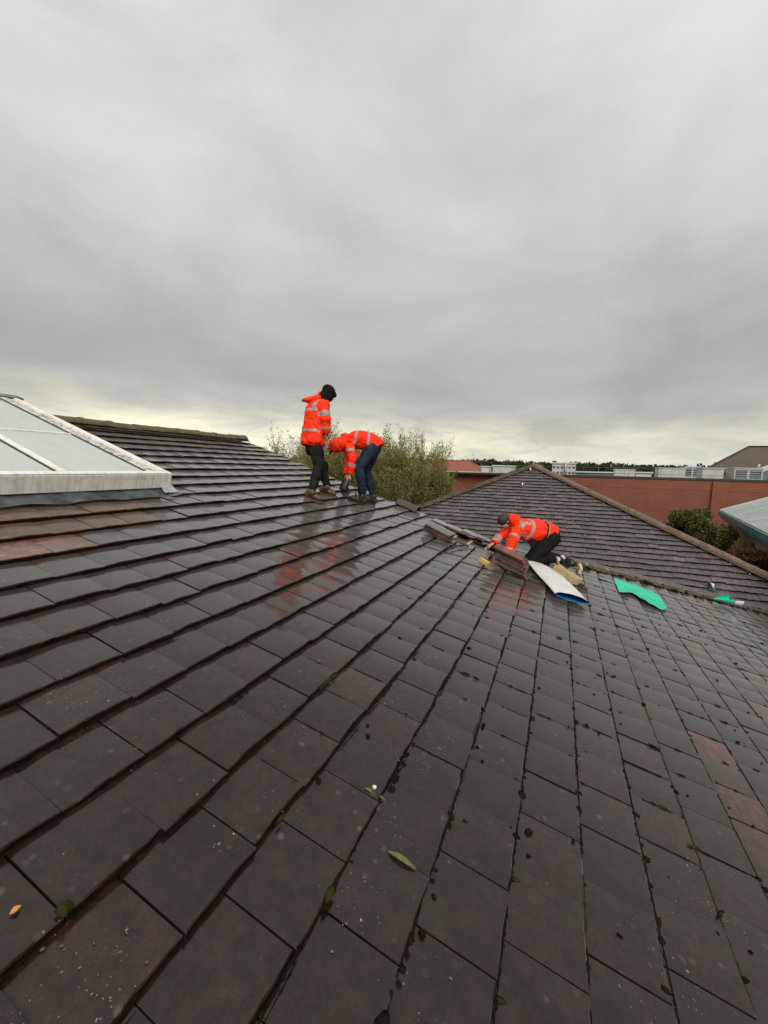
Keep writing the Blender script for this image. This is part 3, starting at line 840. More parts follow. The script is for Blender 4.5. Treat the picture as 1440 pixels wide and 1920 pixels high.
plant_unit(1284, 1315, 876, BY+6.5, 1.4, 'louvred white plant unit set back beside the wide plain one', 2)
plant_unit(1318, 1358, 878.5, BY+2.6, 1.4, 'white plant unit in front of the brown hip roof edge')
u_ = plant_unit(1378, 1432, 878.5, BY+2.2, 1.5, 'white plant unit with two large dark louvres by the blue gable', 2)
b = MB(); q = at_y(1425, 878, BY+2.6); b.tube([(q[0], BY+2.8, q[2]-0.05), (q[0], BY+2.8, q[2]+0.28)], 0.07, 8); b.obj('flue', M['galv'], u_)
# far plant building left of the hip apex side
def far_block(x0, x1, ytop, Y, label, mat_, zlow=0, depth=5.0, name='plant_room', cat='plant room', windows=0):
    a, c = at_y(x0, ytop, Y), at_y(x1, ytop, Y)
    t = empty(name, ((a[0]+c[0])/2, Y, zlow), label, cat)
    b = MB(); b.bevbox((a[0], Y, zlow), (c[0], Y+depth, a[2]), 0.03); b.obj('wall', mat_, t)
    b = MB(); b.box((a[0]-0.1, Y-0.1, a[2]), (c[0]+0.1, Y+depth+0.1, a[2]+0.12)); b.obj('roof', M['lightcap'], t)
    for k in range(windows):
        for j in range(2):
            xx = a[0]+(k+0.5)/windows*(c[0]-a[0])
            zz = a[2]-0.35-0.55*j
            b = MB(); b.box((xx-0.10, Y-0.02, zz-0.12), (xx+0.10, Y-0.003, zz+0.06)); b.obj('vent', M['grille'], t)
    return t
tt_ = far_block(1036, 1080, 869, 45, 'square pale panelled plant room with a flue beside the hip ridge', M['acwhite'], zt-0.1, 3.5, windows=6)
q = at_y(1061, 866, 44.8); b = MB(); b.tube([(q[0], 44.8, zt), (q[0], 44.8, q[2])], 0.07, 8); b.obj('flue', M['galv'], tt_)
far_block(924, 960, 874, 47, 'small pale plant room seen over the left hip of the brown roof', M['acwhite'], 5.0, 4.0)
far_block(903, 917, 875.5, 50, 'tiny white roof box beside the red tiled house', M['lightcap'], 5.0, 2.0)
far_block(1081, 1148, 886, 40, 'low grey roof monitor behind the coping of the brick building', M['flatroof'], zt-0.1, 4.0, 'roof_monitor', 'roof box')
far_block(1193, 1222, 887, 41, 'low white roof box between two plant units', M['lightcap'], zt-0.1, 3.0, 'roof_monitor', 'roof box')

# lower brick block on the left with pale roof edge
lb = empty('brick_annexe', (at_y(870, 900, 36)[0], 36, 0), 'lower brick annexe with a pale flat roof edge beyond the bare trees', 'building')
xa, xb = at_y(842, 886, 36)[0], xl-0.003
z_a = at_y(880, 889, 36)[2]
b = MB(); b.box((xa, 36, 0), (xb+1.5, 36.3, z_a)); b.box((xa, 36.3, 0), (xa+0.3, 50, z_a)); b.obj('wall', M['brick'], lb)
b = MB(); b.bevbox((xa-0.7, 35.3, z_a), (xb+1.5, 36.6, z_a+0.16), 0.02); b.obj('roof_edge', M['coping'], lb)
b = MB(); b.box((xa-0.6, 36.6, z_a+0.02), (xb+1.5, 50, z_a+0.12)); b.obj('roof', M['flatroof'], lb)
b = MB(); b.box((xa-0.72, 35.25, z_a+0.161), (xa+2.9, 35.45, z_a+0.24)); b.obj('edge_trim', M['lightcap'], lb)

# hip roof helper for houses
def hip_house(name, label, x0, x1, y0, y1, ze, zr, wall_mat, roof_mat, over=0.4, edge=None, ridge_in=None):
    t = empty(name, ((x0+x1)/2, (y0+y1)/2, 0), label, 'building')
    b = MB(); b.box((x0, y0, 0), (x1, y1, ze)); b.obj('wall', wall_mat, t)
    ym = (y0+y1)/2; hd = (y1-y0)/2+over if ridge_in is None else ridge_in
    X0, X1, Y0, Y1 = x0-over, x1+over, y0-over, y1+over
    rA, rB = (X0+hd, ym, zr), (X1-hd, ym, zr)
    V = [(X0, Y0, ze), (X1, Y0, ze), (X1, Y1, ze), (X0, Y1, ze), rA, rB]
    b = MB(); b.add(V, [(0, 1, 5, 4), (1, 2, 5), (2, 3, 4, 5), (3, 0, 4), (3, 2, 1, 0)]); rf = b.obj('roof', roof_mat, t)
    if edge:
        for p, q_ in ((V[0], rA), (rA, rB), (V[1], rB)):
            b = MB(); b.tube([np.array(p)+[0, 0, 0.03], np.array(q_)+[0, 0, 0.03]], 0.11, 6); b.obj('ridge_line', edge, rf)
    b = MB(); b.box((X0, Y0-0.02, ze-0.22), (X1, Y0+0.05, ze-0.002)); b.obj('fascia', M['lightcap'], t)
    return t, rf
def course_mat(name, c1, c2, step=0.35):
    m, nt, b = new_mat(name)
    g = N(nt, 'ShaderNodeNewGeometry').outputs['Position']
    sp = N(nt, 'ShaderNodeSeparateXYZ'); nt.links.new(g, sp.inputs[0])
    w = math_n(nt, 'FRACT', math_n(nt, 'DIVIDE', sp.outputs['Z'], step*0.42))
    base = mix_n(nt, ramp_n(nt, pos_noise(nt, 1.2, 6.0, 0.7), [(0.3, 0.0), (0.7, 1.0)]), c1, c2)
    setc(nt, b, 'Base Color', base); b.inputs['Roughness'].default_value = 0.6
    bump(nt, b, w, 0.8, 0.05)
    return m
M['brownroof'] = course_mat('brown_tile_roof', (0.060, 0.040, 0.028), (0.105, 0.070, 0.048))
M['redroof'] = course_mat('red_tile_roof', (0.24, 0.060, 0.035), (0.33, 0.09, 0.05))
# brown hip roof on the right: ridge end and hip foot from the photograph
Yh = 56.0
ridge_p = at_y(1404, 838, Yh)
foot = at_y(1312, 886, Yh-8.0)
def hall():
    R0 = np.array(ridge_p); E0 = np.array(foot); R1 = R0+np.array([42.0, 0, 0]); E1 = np.array([R1[0]+9, E0[1], E0[2]])
    away = (E0-CAM)*np.array([1, 1, 0]); B0 = E0+away*0.30+np.array([0.9, 0, 0]); B0[2] = E0[2]; B1 = np.array([E1[0], B0[1], E0[2]])
    t = empty('brown_roofed_hall', ((E0[0]+E1[0])/2, Yh, 0), 'large hall with a dark brown hip roof rising behind the plant units', 'building')
    b = MB(); b.add([E0, E1, R1, R0, B0, B1], [(0, 1, 2, 3), (4, 0, 3), (1, 5, 2), (5, 4, 3, 2), (0, 4, 5, 1)]); rf = b.obj('roof', M['brownroof'], t)
    for p, q_ in ((E0, R0), (R0, R1)):
        b = MB(); b.tube([p+[0, 0, 0.05], q_+[0, 0, 0.05]], 0.09, 6); b.obj('ridge_line', M['coping'], rf)
    c = E0*0.5+B0*0.5
    W_ = [E0+[0.5, 0.4, 0], E1+[-0.5, 0.4, 0], B1+[-0.5, -0.4, 0], B0+[0.5, -0.4, 0]]
    b = MB(); b.add([p*np.array([1, 1, 0]) for p in W_]+[p-np.array([0, 0, 0.02]) for p in W_], [(i, (i+1) % 4, (i+1) % 4+4, i+4) for i in range(4)]); b.obj('wall', M['brick_n'], t)
hall()
# small blue grey gable right at its foot
gq = at_y(1412, 893, 46)
t = empty('blue_gabled_dormer', (gq[0]+2, 46, 0), 'small blue grey boarded gable at the foot of the brown hip roof', 'building')
b = MB()
gx, gz0, gz1 = gq[0], 5.5, at_y(1440, 880, 46)[2]
b.add([(gx, 46, gz0), (gx+4.4, 46, gz0), (gx+4.4, 46, gz1-0.55), (gx+2.2, 46, gz1+0.5), (gx, 46, gz1-0.55), (gx, 48, gz0), (gx+4.4, 48, gz0), (gx+4.4, 48, gz1-0.55), (gx+2.2, 48, gz1+0.5), (gx, 48, gz1-0.55)],
      [(0, 1, 2, 3, 4), (9, 8, 7, 6, 5), (0, 4, 9, 5), (2, 1, 6, 7)]); b.obj('wall', simple('blue_boarding', (0.10, 0.12, 0.15), (0.15, 0.17, 0.2), 0.6, 3.0), t)
b = MB()
for p, q_ in (((gx-0.2, gz1-0.65), (gx+2.2, gz1+0.55)), ((gx+2.2, gz1+0.55), (gx+4.6, gz1-0.65))):
    b.add([(p[0], 45.9, p[1]), (q_[0], 45.9, q_[1]), (q_[0], 48.1, q_[1]), (p[0], 48.1, p[1]), (p[0], 45.9, p[1]+0.12), (q_[0], 45.9, q_[1]+0.12), (q_[0], 48.1, q_[1]+0.12), (p[0], 48.1, p[1]+0.12)],
          [(0, 3, 2, 1), (4, 5, 6, 7), (0, 1, 5, 4), (1, 2, 6, 5), (2, 3, 7, 6), (3, 0, 4, 7)])
b.obj('roof', M['lightcap'], t)
# red tiled house beyond the trees
ra, rb = at_y(700, 884, 78), at_y(908, 884, 78)
rt2 = at_y(880, 864, 82)
hip_house('red_roofed_house', 'long low house with a red tiled hip roof beyond the bare trees', ra[0], rb[0], 78, 88, ra[2]-0.2, rt2[2], M['brick_n'], M['redroof'], 0.5, M['brick_n'], rb[0]+0.5-rt2[0])

# ------------------------------------------------------------------ teal metal roofed building, right
def teal():
    p1, p2 = at_z(1352, 957, 5.0), at_z(1440, 1000, 5.0)
    d = p2-p1; d[2] = 0; d /= np.linalg.norm(d)
    inn = np.array([-d[1], d[0], 0])
    if inn[0] < 0: inn = -inn
    # pitch from the far verge, seen rising to (1440, 934)
    best = None
    for pt in np.linspace(0.02, 0.6, 200):
        for L in (4.0, 8.0):
            pass
        q = p1+inn*6+np.array([0, 0, 6*pt]); x, y, _ = project(q)
        tgt = 956+(934-956)*(x-1354)/(1440-1354)
        if best is None or abs(y-tgt) < best[0]: best = (abs(y-tgt), pt)
    pt = best[1]
    t = empty('teal_roofed_building', tuple(p1+d*8+inn*4-np.array([0, 0, 5.0])), 'low building with pale teal ribbed metal roof and teal fascia', 'building')
    M['tealroof'] = simple('pale_teal_metal', (0.34, 0.38, 0.36), (0.45, 0.48, 0.455), 0.35, 1.2)
    M['tealdk'] = simple('teal_fascia', (0.050, 0.135, 0.14), (0.075, 0.175, 0.18), 0.45, 2.0)
    up = np.array([0, 0, 1.0]); W = 9.0; Lb = 22.0
    sl = inn+np.array([0, 0, pt]); sl /= np.linalg.norm(sl); nn = np.cross(d, sl); nn *= np.sign(nn[2])
    def fr(a, s, w): return p1+d*a+sl*s+nn*w
    b = MB(); b.box((0, 0, -0.08), (Lb, W, 0), 0, fr); rf = b.obj('roof', M['tealroof'], t)
    for k in range(int(Lb/0.5)):
        b = MB(); b.box((0.2+k*0.5, 0.02, 0.0005), (0.255+k*0.5, W-0.02, 0.035), 0, fr); b.obj('rib', M['tealroof'], rf)
    b = MB(); b.box((-0.12, -0.02, -0.1), (-0.002, W, 0.06), 0, fr); b.obj('verge_trim', M['lightcap'], t)
    b = MB(); b.box((0, -0.10, -0.26), (Lb, -0.012, -0.03), 0, lambda a, s, w: p1+d*a+inn*s+up*w); b.obj('gutter', M['tealdk'], t)
    b = MB(); b.box((0, 0.0, -0.42), (Lb, 0.30, -0.265), 0, lambda a, s, w: p1+d*a+inn*s+up*w); b.obj('soffit', M['tealdk'], t)
    M['render'] = simple('tan_brick_wall', (0.22, 0.15, 0.10), (0.30, 0.21, 0.14), 0.85, 2.0)
    b = MB(); b.box((0.3, 0.35, -5.0), (Lb-0.3, W, -0.43), 0, lambda a, s, w: p1+d*a+inn*s+up*w); b.obj('wall', M['render'], t)
    for a in (2.2, 6.0, 9.5):
        b = MB(); b.box((a, 0.32, -1.15), (a+0.7, 0.348, -0.85), 0, lambda a_, s, w: p1+d*a_+inn*s+up*w); b.obj('vent', M['grille'], t)
teal()

# ------------------------------------------------------------------ vegetation
def leaf_mat(name, c1, c2, c3=None):
    m, nt, b = new_mat(name)
    r = N(nt, 'ShaderNodeNewGeometry').outputs['Random Per Island']
    st = [(0.0, c1), (0.6, c2), (1.0, c3 or c2)]
    setc(nt, b, 'Base Color', ramp_n(nt, r, st)); b.inputs['Roughness'].default_value = 0.6
    b.inputs['Specular IOR Level'].default_value = 0.25
    tr = N(nt, 'ShaderNodeBsdfTranslucent'); nt.links.new(b.inputs['Base Color'].links[0].from_socket, tr.inputs[0])
    mx = N(nt, 'ShaderNodeMixShader', i_Fac=0.42); out = nt.nodes['Material Output']
    nt.links.new(b.outputs[0], mx.inputs[1]); nt.links.new(tr.outputs[0], mx.inputs[2]); nt.links.new(mx.outputs[0], out.inputs[0])
    return m
M['bark'] = simple('bark', (0.075, 0.060, 0.034), (0.15, 0.12, 0.07), 0.9, 5.0)
M['leaf_w'] = leaf_mat('willow_leaf', (0.21, 0.20, 0.065), (0.33, 0.30, 0.10), (0.40, 0.33, 0.13))
M['leaf_g'] = leaf_mat('shrub_leaf', (0.060, 0.066, 0.020), (0.125, 0.125, 0.036), (0.22, 0.20, 0.055))
M['leaf_c'] = leaf_mat('copper_leaf', (0.075, 0.028, 0.013), (0.14, 0.055, 0.022), (0.14, 0.10, 0.03))
M['leaf_far'] = leaf_mat('wood_leaf', (0.040, 0.048, 0.028), (0.064, 0.072, 0.038), (0.095, 0.095, 0.05))
M['leaf_hedge'] = leaf_mat('hedge_leaf', (0.035, 0.045, 0.012), (0.060, 0.070, 0.018), (0.09, 0.085, 0.03))

def quads(C, size, asp, rng, up_bias=0.0, dirs=None):
    n = len(C)
    a = rng.normal(size=(n, 3)) if dirs is None else dirs+rng.normal(scale=0.55, size=(n, 3))
    a /= np.linalg.norm(a, axis=1)[:, None]
    b = rng.normal(size=(n, 3)); b[:, 2] += up_bias
    b -= a*(a*b).sum(1)[:, None]; b /= np.linalg.norm(b, axis=1)[:, None]
    s = size*rng.uniform(0.6, 1.35, size=(n, 1))
    A = a*s; B = b*s*asp
    V = np.stack([C-A*0.5, C+B*0.5, C+A*0.5, C-B*0.5], 1).reshape(-1, 3)
    Fq = np.arange(n*4).reshape(n, 4)
    return V, Fq
def np_mesh(name, V, Fq, mat_):
    me = bpy.data.meshes.new(name)
    me.vertices.add(len(V)); me.vertices.foreach_set('co', np.asarray(V, dtype=np.float32).ravel())
    nf = len(Fq)
    me.loops.add(nf*4); me.loops.foreach_set('vertex_index', np.asarray(Fq, dtype=np.int32).ravel())
    me.polygons.add(nf); me.polygons.foreach_set('loop_start', np.arange(nf, dtype=np.int32)*4)
    me.materials.append(mat_)
    me.update(calc_edges=True); me.validate()
    return me

def grow_tree(name, label, base, height, spread, seed, leafm, n_stems=6, leaf=0.14, per=26, group=None, dense=1.0, cat='tree'):
    rnd = random.Random(seed); rng = np.random.default_rng(seed)
    t = empty(name, tuple(base), label, cat, group)
    tb_ = MB(); LC = []; LD = []
    base = np.array(base, float)
    def branch(p, d, L, r, lvl):
        pts = [p]; rr = [r]; nseg = 5
        d = d/np.linalg.norm(d)
        for i in range(nseg):
            d = d+np.array([rnd.gauss(0, 0.10), rnd.gauss(0, 0.10), rnd.gauss(0.05, 0.05)]); d /= np.linalg.norm(d)
            p = p+d*L/nseg; pts.append(p); rr.append(max(0.006, r*(1-0.75*(i+1)/nseg)))
            if lvl >= 1 and (p[2]-base[2])/(height*1.25) < 0.38 and rnd.random() < 0.7: pass
            elif lvl < 3 and i >= (1 if lvl else 2):
                for _ in range((2 if lvl == 1 else 1) if lvl else 3):
                    az = rnd.uniform(0, 2*math.pi); sp_ = rnd.uniform(0.35, 0.85)
                    dd = d+np.array([math.cos(az)*sp_, math.sin(az)*sp_, rnd.uniform(-0.1, 0.25)])
                    branch(p, dd, L*rnd.uniform(0.38, 0.60), rr[-1]*0.6, lvl+1)
            if lvl >= 2:
                k = int(per*dense*rnd.uniform(0.2, 1.4)+rnd.random())
                zr = (p[2]-base[2])/(height*1.25)
                if rnd.random() > 0.12+1.5*max(0.0, zr-0.22): k = 0
                for _ in range(k):
                    o_ = rng.normal(scale=0.10+0.035*L, size=3)
                    LC.append(p-d*L/nseg*rnd.random()+o_); LD.append(d)
        tb_.tube(pts, rr, 6 if lvl < 2 else 3, 0, True, False)
    top = height
    for s in range(n_stems):
        az = 2*math.pi*(s+rnd.uniform(-0.3, 0.3))/n_stems; k = rnd.uniform(0.15, 0.62)*spread/height*1.7
        d = np.array([math.cos(az)*k, math.sin(az)*k, 1.0])
        branch(base+np.array([math.cos(az)*0.12, math.sin(az)*0.12, 0]), d, top*rnd.uniform(0.62, 0.80), 0.13, 0)
    LC = np.array(LC); zs = max(p[2] for p in tb_.v)-base[2]; kz = height/zs
    rad_ = np.percentile(np.hypot(LC[:, 0]-base[0], LC[:, 1]-base[1]), 96); kx = spread/rad_
    fix = lambda A: base+(np.asarray(A)-base)*np.array([kx, kx, kz])
    LC = fix(LC); tb_.v = [tuple(p) for p in fix(np.array(tb_.v))]
    tb_.obj('trunk', M['bark'], t)
    V, Fq = quads(np.array(LC), leaf, 0.5, rng, 0.3, np.array(LD))
    link('crown', np_mesh('crown', V, Fq, leafm), t)
    return t, len(LC)
tree_px = [(540, 795, 27.0, 2.4), (592, 800, 30.0, 2.3), (650, 799, 31.0, 2.4), (712, 801, 28.0, 2.2), (765, 803, 26.5, 2.2), (812, 812, 29.0, 2.2)]
tree_lab = ['thin leaved willow at the end of the row beside the roof ridge', 'thin leaved willow behind the standing worker', 'thin leaved willow behind the bending worker',
            'thin leaved willow beside the bending worker on the car park side', 'thin leaved willow beyond the loose ridge tile', 'thin leaved willow at the end of the row near the brick annexe']
LEAFN = []
for i, (x, y, D, sp_) in enumerate(tree_px):
    tp = at_dist(x, y-10, D)
    _, n_ = grow_tree('willow_tree', tree_lab[i], (tp[0], tp[1], 0), tp[2], sp_, 40+i, M['leaf_w'], 8, 0.105, 3.2, 'willows beyond the roof verge')
    LEAFN.append(n_)

def blob_bush(name, label, c, rad, n, size, leafm, seed, cat='shrub', group=None, stems=5, lobes=44):
    rng = np.random.default_rng(seed); t = empty(name, (c[0], c[1], 0), label, cat, group)
    lob = []
    for _ in range(lobes):
        dv = rng.normal(size=3); dv /= np.linalg.norm(dv)
        lob.append((np.array(c, float)+dv*rng.random()**0.4*np.array(rad)*0.85, np.array(rad)*rng.uniform(0.20, 0.42)))
    C = []
    for lc, lr in lob:
        m_ = n//lobes
        d = rng.normal(size=(m_, 3)); d /= np.linalg.norm(d, axis=1)[:, None]
        C.append(lc+d*lr*rng.uniform(0.55, 1.08, size=(m_, 1)))
    C = np.concatenate(C); C = C[C[:, 2] > 0.05]
    V, Fq = quads(C, size, 0.6, rng, 0.6)
    link('crown', np_mesh('crown', V, Fq, leafm), t)
    b = MB(); rr = random.Random(seed)
    for k in range(stems):
        p = np.array([c[0]+rr.uniform(-0.3, 0.3), c[1]+rr.uniform(-0.3, 0.3), 0]); q_ = np.array(c)+np.array([rr.uniform(-0.6, 0.6)*rad[0], rr.uniform(-0.6, 0.6)*rad[1], rr.uniform(0, 0.8)*rad[2]])
        b.tube([p, (p+q_)/2+np.array([rr.uniform(-.2, .2), rr.uniform(-.2, .2), 0]), q_], [0.09, 0.06, 0.02], 6)
    b.obj('trunk', M['bark'], t)
    return t
q = at_dist(1303, 1002, 24.0)
blob_bush('evergreen_shrub', 'tall bushy green shrub against the red brick wall', q, (1.45, 1.2, 1.25), 22000, 0.14, M['leaf_g'], 17)
q = at_dist(1398, 1054, 18.3)
blob_bush('copper_shrub', 'low copper brown shrub beside the teal roofed building', (q[0]+0.6, q[1], q[2]), (1.1, 0.6, 0.55), 12000, 0.09, M['leaf_c'], 5)

# far wood along the horizon: one mass
def far_wood(name, specs, size, leafm, seed, label, cat='wood'):
    rng = np.random.default_rng(seed); Cs = []
    for (x, D, ytop, rw, m_) in specs:
        top = at_dist(x, ytop, D); c = np.array([top[0], top[1], top[2]*0.55]); ra_ = np.array([rw, rw, top[2]*0.45])
        d = rng.normal(size=(m_, 3)); d /= np.linalg.norm(d, axis=1)[:, None]
        Cs.append(c+d*ra_*rng.uniform(0.55, 1.05, size=(m_, 1)))
    C = np.concatenate(Cs); C = C[C[:, 2] > 0.1]
    V, Fq = quads(C, size, 0.7, rng, 0.5)
    return link(name, np_mesh(name, V, Fq, leafm), None, None, label, cat, None, 'stuff')
rw = random.Random(77); specs = []
x = 470.0
while x < 1320:
    base_y = 855+(x-480)*0.019
    D = 190 if x > 830 else 150
    yt = base_y+rw.gauss(2.0, 1.8)
    if 885 < x < 925: yt -= 3
    if x > 1180: yt += 2.5
    specs.append((x, D*rw.uniform(0.92, 1.1), yt, rw.uniform(2.8, 5.2)*D/150, 900))
    x += rw.uniform(7, 13)
far_wood('distant_wood', specs, 1.25, M['leaf_far'], 21, 'dark green wood running along the horizon')
q = at_dist(1338, 866, 95)
grow_tree('lone_tree', 'small lone tree showing beside the brown hip roof edge', (q[0], q[1], 0), q[2], 3.0, 91, M['leaf_far'], 5, 0.5, 2)
# hedges and scrub between the trees and the car park
specs = []
x = 470.0
while x < 880:
    specs.append((x, 64*rw.uniform(0.95, 1.05), 901+rw.gauss(0, 5)+(x-480)*0.012, rw.uniform(1.2, 2.0), 200)); x += rw.uniform(14, 30)
far_wood('roadside_scrub', specs, 0.34, M['leaf_hedge'], 22, 'green brown scrub growing along the car park edge', 'scrub')
specs = []
x = 560.0
while x < 870:
    specs.append((x, 44*rw.uniform(0.95, 1.05), 950+rw.gauss(0, 6), rw.uniform(0.8, 1.4), 180)); x += rw.uniform(14, 34)
far_wood('near_scrub', specs, 0.24, M['leaf_hedge'], 23, 'low green scrub at the foot of the willows', 'scrub')

# ------------------------------------------------------------------ parked cars, lamps, mast
def car(px, py, D, ang, paint, label):
    p = at_dist(px, py, D); z0 = 0.02
    t = empty('parked_car', (p[0], p[1], z0), label, 'car', 'cars in the distant car park')
    ca, sa_ = math.cos(ang), math.sin(ang)
    fr = lambda x, y, z: np.array([p[0]+x*ca-y*sa_, p[1]+x*sa_+y*ca, z0+z])
    prof = [(-2.1, 0.35), (-2.12, 0.75), (-1.9, 0.92), (-1.3, 1.40), (0.2, 1.43), (0.95, 0.98), (1.95, 0.82), (2.1, 0.55), (2.08, 0.32)]
    b = MB(); V = [fr(x, -0.85, z) for x, z in prof]+[fr(x, 0.85, z) for x, z in prof]; n = len(prof)
    b.add(V, [tuple(range(n)), tuple(range(2*n-1, n-1, -1))]+[(i, n+i, n+(i+1) % n, (i+1) % n) for i in range(n)]); b.obj('body', paint, t)
    b = MB()
    for s in (-0.855, 0.855):
        q_ = [(-1.2, 0.95), (-1.1, 1.33), (0.15, 1.36), (0.75, 0.98)]
        b.add([fr(x, s, z) for x, z in q_], [(0, 1, 2, 3)])
    b.obj('windows', M['grille'], t)
    for wx in (-1.3, 1.3):
        for s in (-0.8, 0.8):
            b = MB(); b.tube([fr(wx, s-0.1, 0.31), fr(wx, s+0.1, 0.31)], 0.31, 12, 0, False); b.obj('wheel', M['gasket'], t)
pw = simple('car_white', (0.75, 0.75, 0.74), None, 0.2); ps = simple('car_silver', (0.35, 0.36, 0.37), None, 0.2); pd = simple('car_dark', (0.03, 0.035, 0.05), None, 0.2)
car(745, 908, 96, 0.2, pw, 'white car parked beyond the willow stems'); car(805, 913, 92, 0.1, ps, 'silver car parked below the twin lamps')
car(835, 914, 90, 0.3, pw, 'white car parked nearest the brick annexe'); car(772, 917, 88, 0.15, pd, 'dark car parked between two pale cars')
car(720, 915, 90, 0.1, ps, 'silver car parked beside the bending worker in view')
M['lamp'] = None
lm, lnt, lbs = new_mat('lit_lamp'); lbs.inputs['Emission Color'].default_value = (1, 0.82, 0.45, 1); lbs.inputs['Emission Strength'].default_value = 6.0; M['lamp'] = lm
for (px, py, lab) in ((794, 900.5, 'lit yellow lamp on a post, the one farther from the annexe'), (821, 900.5, 'lit yellow lamp on a post, the one closer to the annexe')):
    p = at_dist(px, py, 58)
    t = empty('street_lamp', (p[0], p[1], 0), lab, 'lamp')
    b = MB(); b.tube([(p[0], p[1], 0), (p[0], p[1], p[2]-0.12)], [0.06, 0.045], 8); b.obj('post', M['galv'], t)
    b = MB(); b.ell(p, np.eye(3)*0.14, 10); b.obj('lamp_head', M['lamp'], t)
p = at_dist(888, 848, 240)
t = empty('radio_mast', (p[0], p[1], 0), 'thin radio mast standing far off above the wood', 'mast')
b = MB(); b.tube([(p[0], p[1], 0), (p[0], p[1], p[2])], [0.28, 0.16], 6); b.obj('pole', M['galv'], t)
for zz in (0.8, 0.9):
    b = MB(); b.tube([(p[0]-0.6, p[1], p[2]*zz), (p[0]+0.6, p[1], p[2]*zz)], 0.12, 5); b.obj('antenna', M['galv'], t)
#PART2
# ------------------------------------------------------------------ people
CRH = np.array([RC[0][0], RC[0][1], 0]); CRH /= np.linalg.norm(CRH)
CFH = np.array([RC[2][0], RC[2][1], 0]); CFH /= np.linalg.norm(CFH)
UP = np.array([0, 0, 1.0])
J = at_depth
M['skin'] = simple('skin', (0.42, 0.23, 0.16), (0.50, 0.29, 0.21), 0.5, 30.0)
M['hivis'] = simple('orange_hi_vis_cloth', (0.96, 0.026, 0.004), (0.98, 0.045, 0.008), 0.6, 9.0, 0.45, 28.0, 0.014, spec=0.2)
M['tape'] = simple('reflective_tape', (0.27, 0.245, 0.225), (0.36, 0.325, 0.30), 0.4, 40.0, 0.2, 90.0)
M['black_cloth'] = simple('black_cloth', (0.006, 0.006, 0.0065), (0.012, 0.012, 0.012), 0.8, 20.0, 0.4, 50.0, 0.01, spec=0.12)
M['grey_cloth'] = simple('charcoal_work_cloth', (0.008, 0.0075, 0.0075), (0.021, 0.019, 0.018), 0.8, 10.0, 0.5, 40.0, 0.012, spec=0.12)
M['denim'] = simple('dark_denim', (0.009, 0.014, 0.027), (0.030, 0.044, 0.075), 0.75, 7.0, 0.5, 40.0, 0.012, lo=0.35, hi=0.75, spec=0.12)
M['boot_tan'] = simple('brown_boot_leather', (0.055, 0.030, 0.018), (0.12, 0.068, 0.040), 0.6, 18.0, 0.3, 60.0)
M['boot_dark'] = simple('dark_boot_leather', (0.022, 0.015, 0.011), (0.05, 0.034, 0.024), 0.6, 18.0, 0.3, 60.0)
M['boot_black'] = simple('black_boot_leather', (0.010, 0.010, 0.010), (0.02, 0.02, 0.02), 0.5, 18.0, 0.3, 60.0)
M['sole'] = simple('boot_sole', (0.07, 0.05, 0.035), (0.11, 0.08, 0.055), 0.7, 10.0)
M['sole_dark'] = simple('dark_boot_sole', (0.02, 0.018, 0.016), None, 0.7)
M['sock'] = simple('white_sock', (0.65, 0.62, 0.57), None, 0.9)
M['hair'] = simple('dark_hair', (0.020, 0.015, 0.012), (0.045, 0.035, 0.028), 0.7, 60.0, 0.6, 120.0)

def remesh(mb, voxel, it=3):
    me = bpy.data.meshes.new('tmp'); me.from_pydata(mb.v, [], mb.f); me.update()
    o = bpy.data.objects.new('tmp', me); col.objects.link(o)
    md = o.modifiers.new('r', 'REMESH'); md.mode = 'VOXEL'; md.voxel_size = voxel; md.adaptivity = 0.0
    sm = o.modifiers.new('s', 'SMOOTH'); sm.factor = 0.5; sm.iterations = it
    ev = o.evaluated_get(bpy.context.evaluated_depsgraph_get())
    m2 = ev.to_mesh()
    V = np.empty(len(m2.vertices)*3, dtype=np.float32); m2.vertices.foreach_get('co', V); V = V.reshape(-1, 3).astype(float)
    Nn = np.empty(len(m2.vertices)*3, dtype=np.float32); m2.vertices.foreach_get('normal', Nn); Nn = Nn.reshape(-1, 3).astype(float)
    F = [tuple(p.vertices) for p in m2.polygons]
    ev.to_mesh_clear()
    bpy.data.objects.remove(o); bpy.data.meshes.remove(me)
    return V, F, Nn
def cloth(name, mb, mats, parent, voxel=0.014, it=3, wr=0.008, wf=7.0, paint=None, seed=0, cut=None, wdir=None):
    V, F, Nn = remesh(mb, voxel, it)
    if wr:
        for i in range(len(V)):
            p = Vector(V[i]*wf); q = Vector(V[i]*wf*2.3+np.array([seed, 3.1, 7.7]))
            h = abs(noise.noise(p+Vector((seed*3.7, 0, 0))))*1.3-0.35+0.45*noise.noise(q)
            V[i] += Nn[i]*wr*h
    if cut is not None:
        V = cut(V)
    me = bpy.data.meshes.new(name); me.from_pydata([tuple(p) for p in V], [], F)
    for mt in mats: me.materials.append(mt)
    if paint is not None:
        C = np.array([V[list(f)].mean(0) for f in F])
        me.polygons.foreach_set('material_index', paint(C).astype(np.int32))
    me.polygons.foreach_set('use_smooth', [True]*len(F))
    me.update()
    return link(name, me, parent)
def seg_t(C, a, b):
    a, b = np.array(a), np.array(b); d = b-a; L2 = d @ d
    t = ((C-a) @ d)/L2
    return t, np.linalg.norm(C-a-np.clip(t, 0, 1)[:, None]*d, axis=1)
def ground_cut(w):
    def f(V):
        h = (V-O_R) @ E_N
        low = h < w
        V[low] += E_N*(w-h[low])[:, None]
        return V
    return f
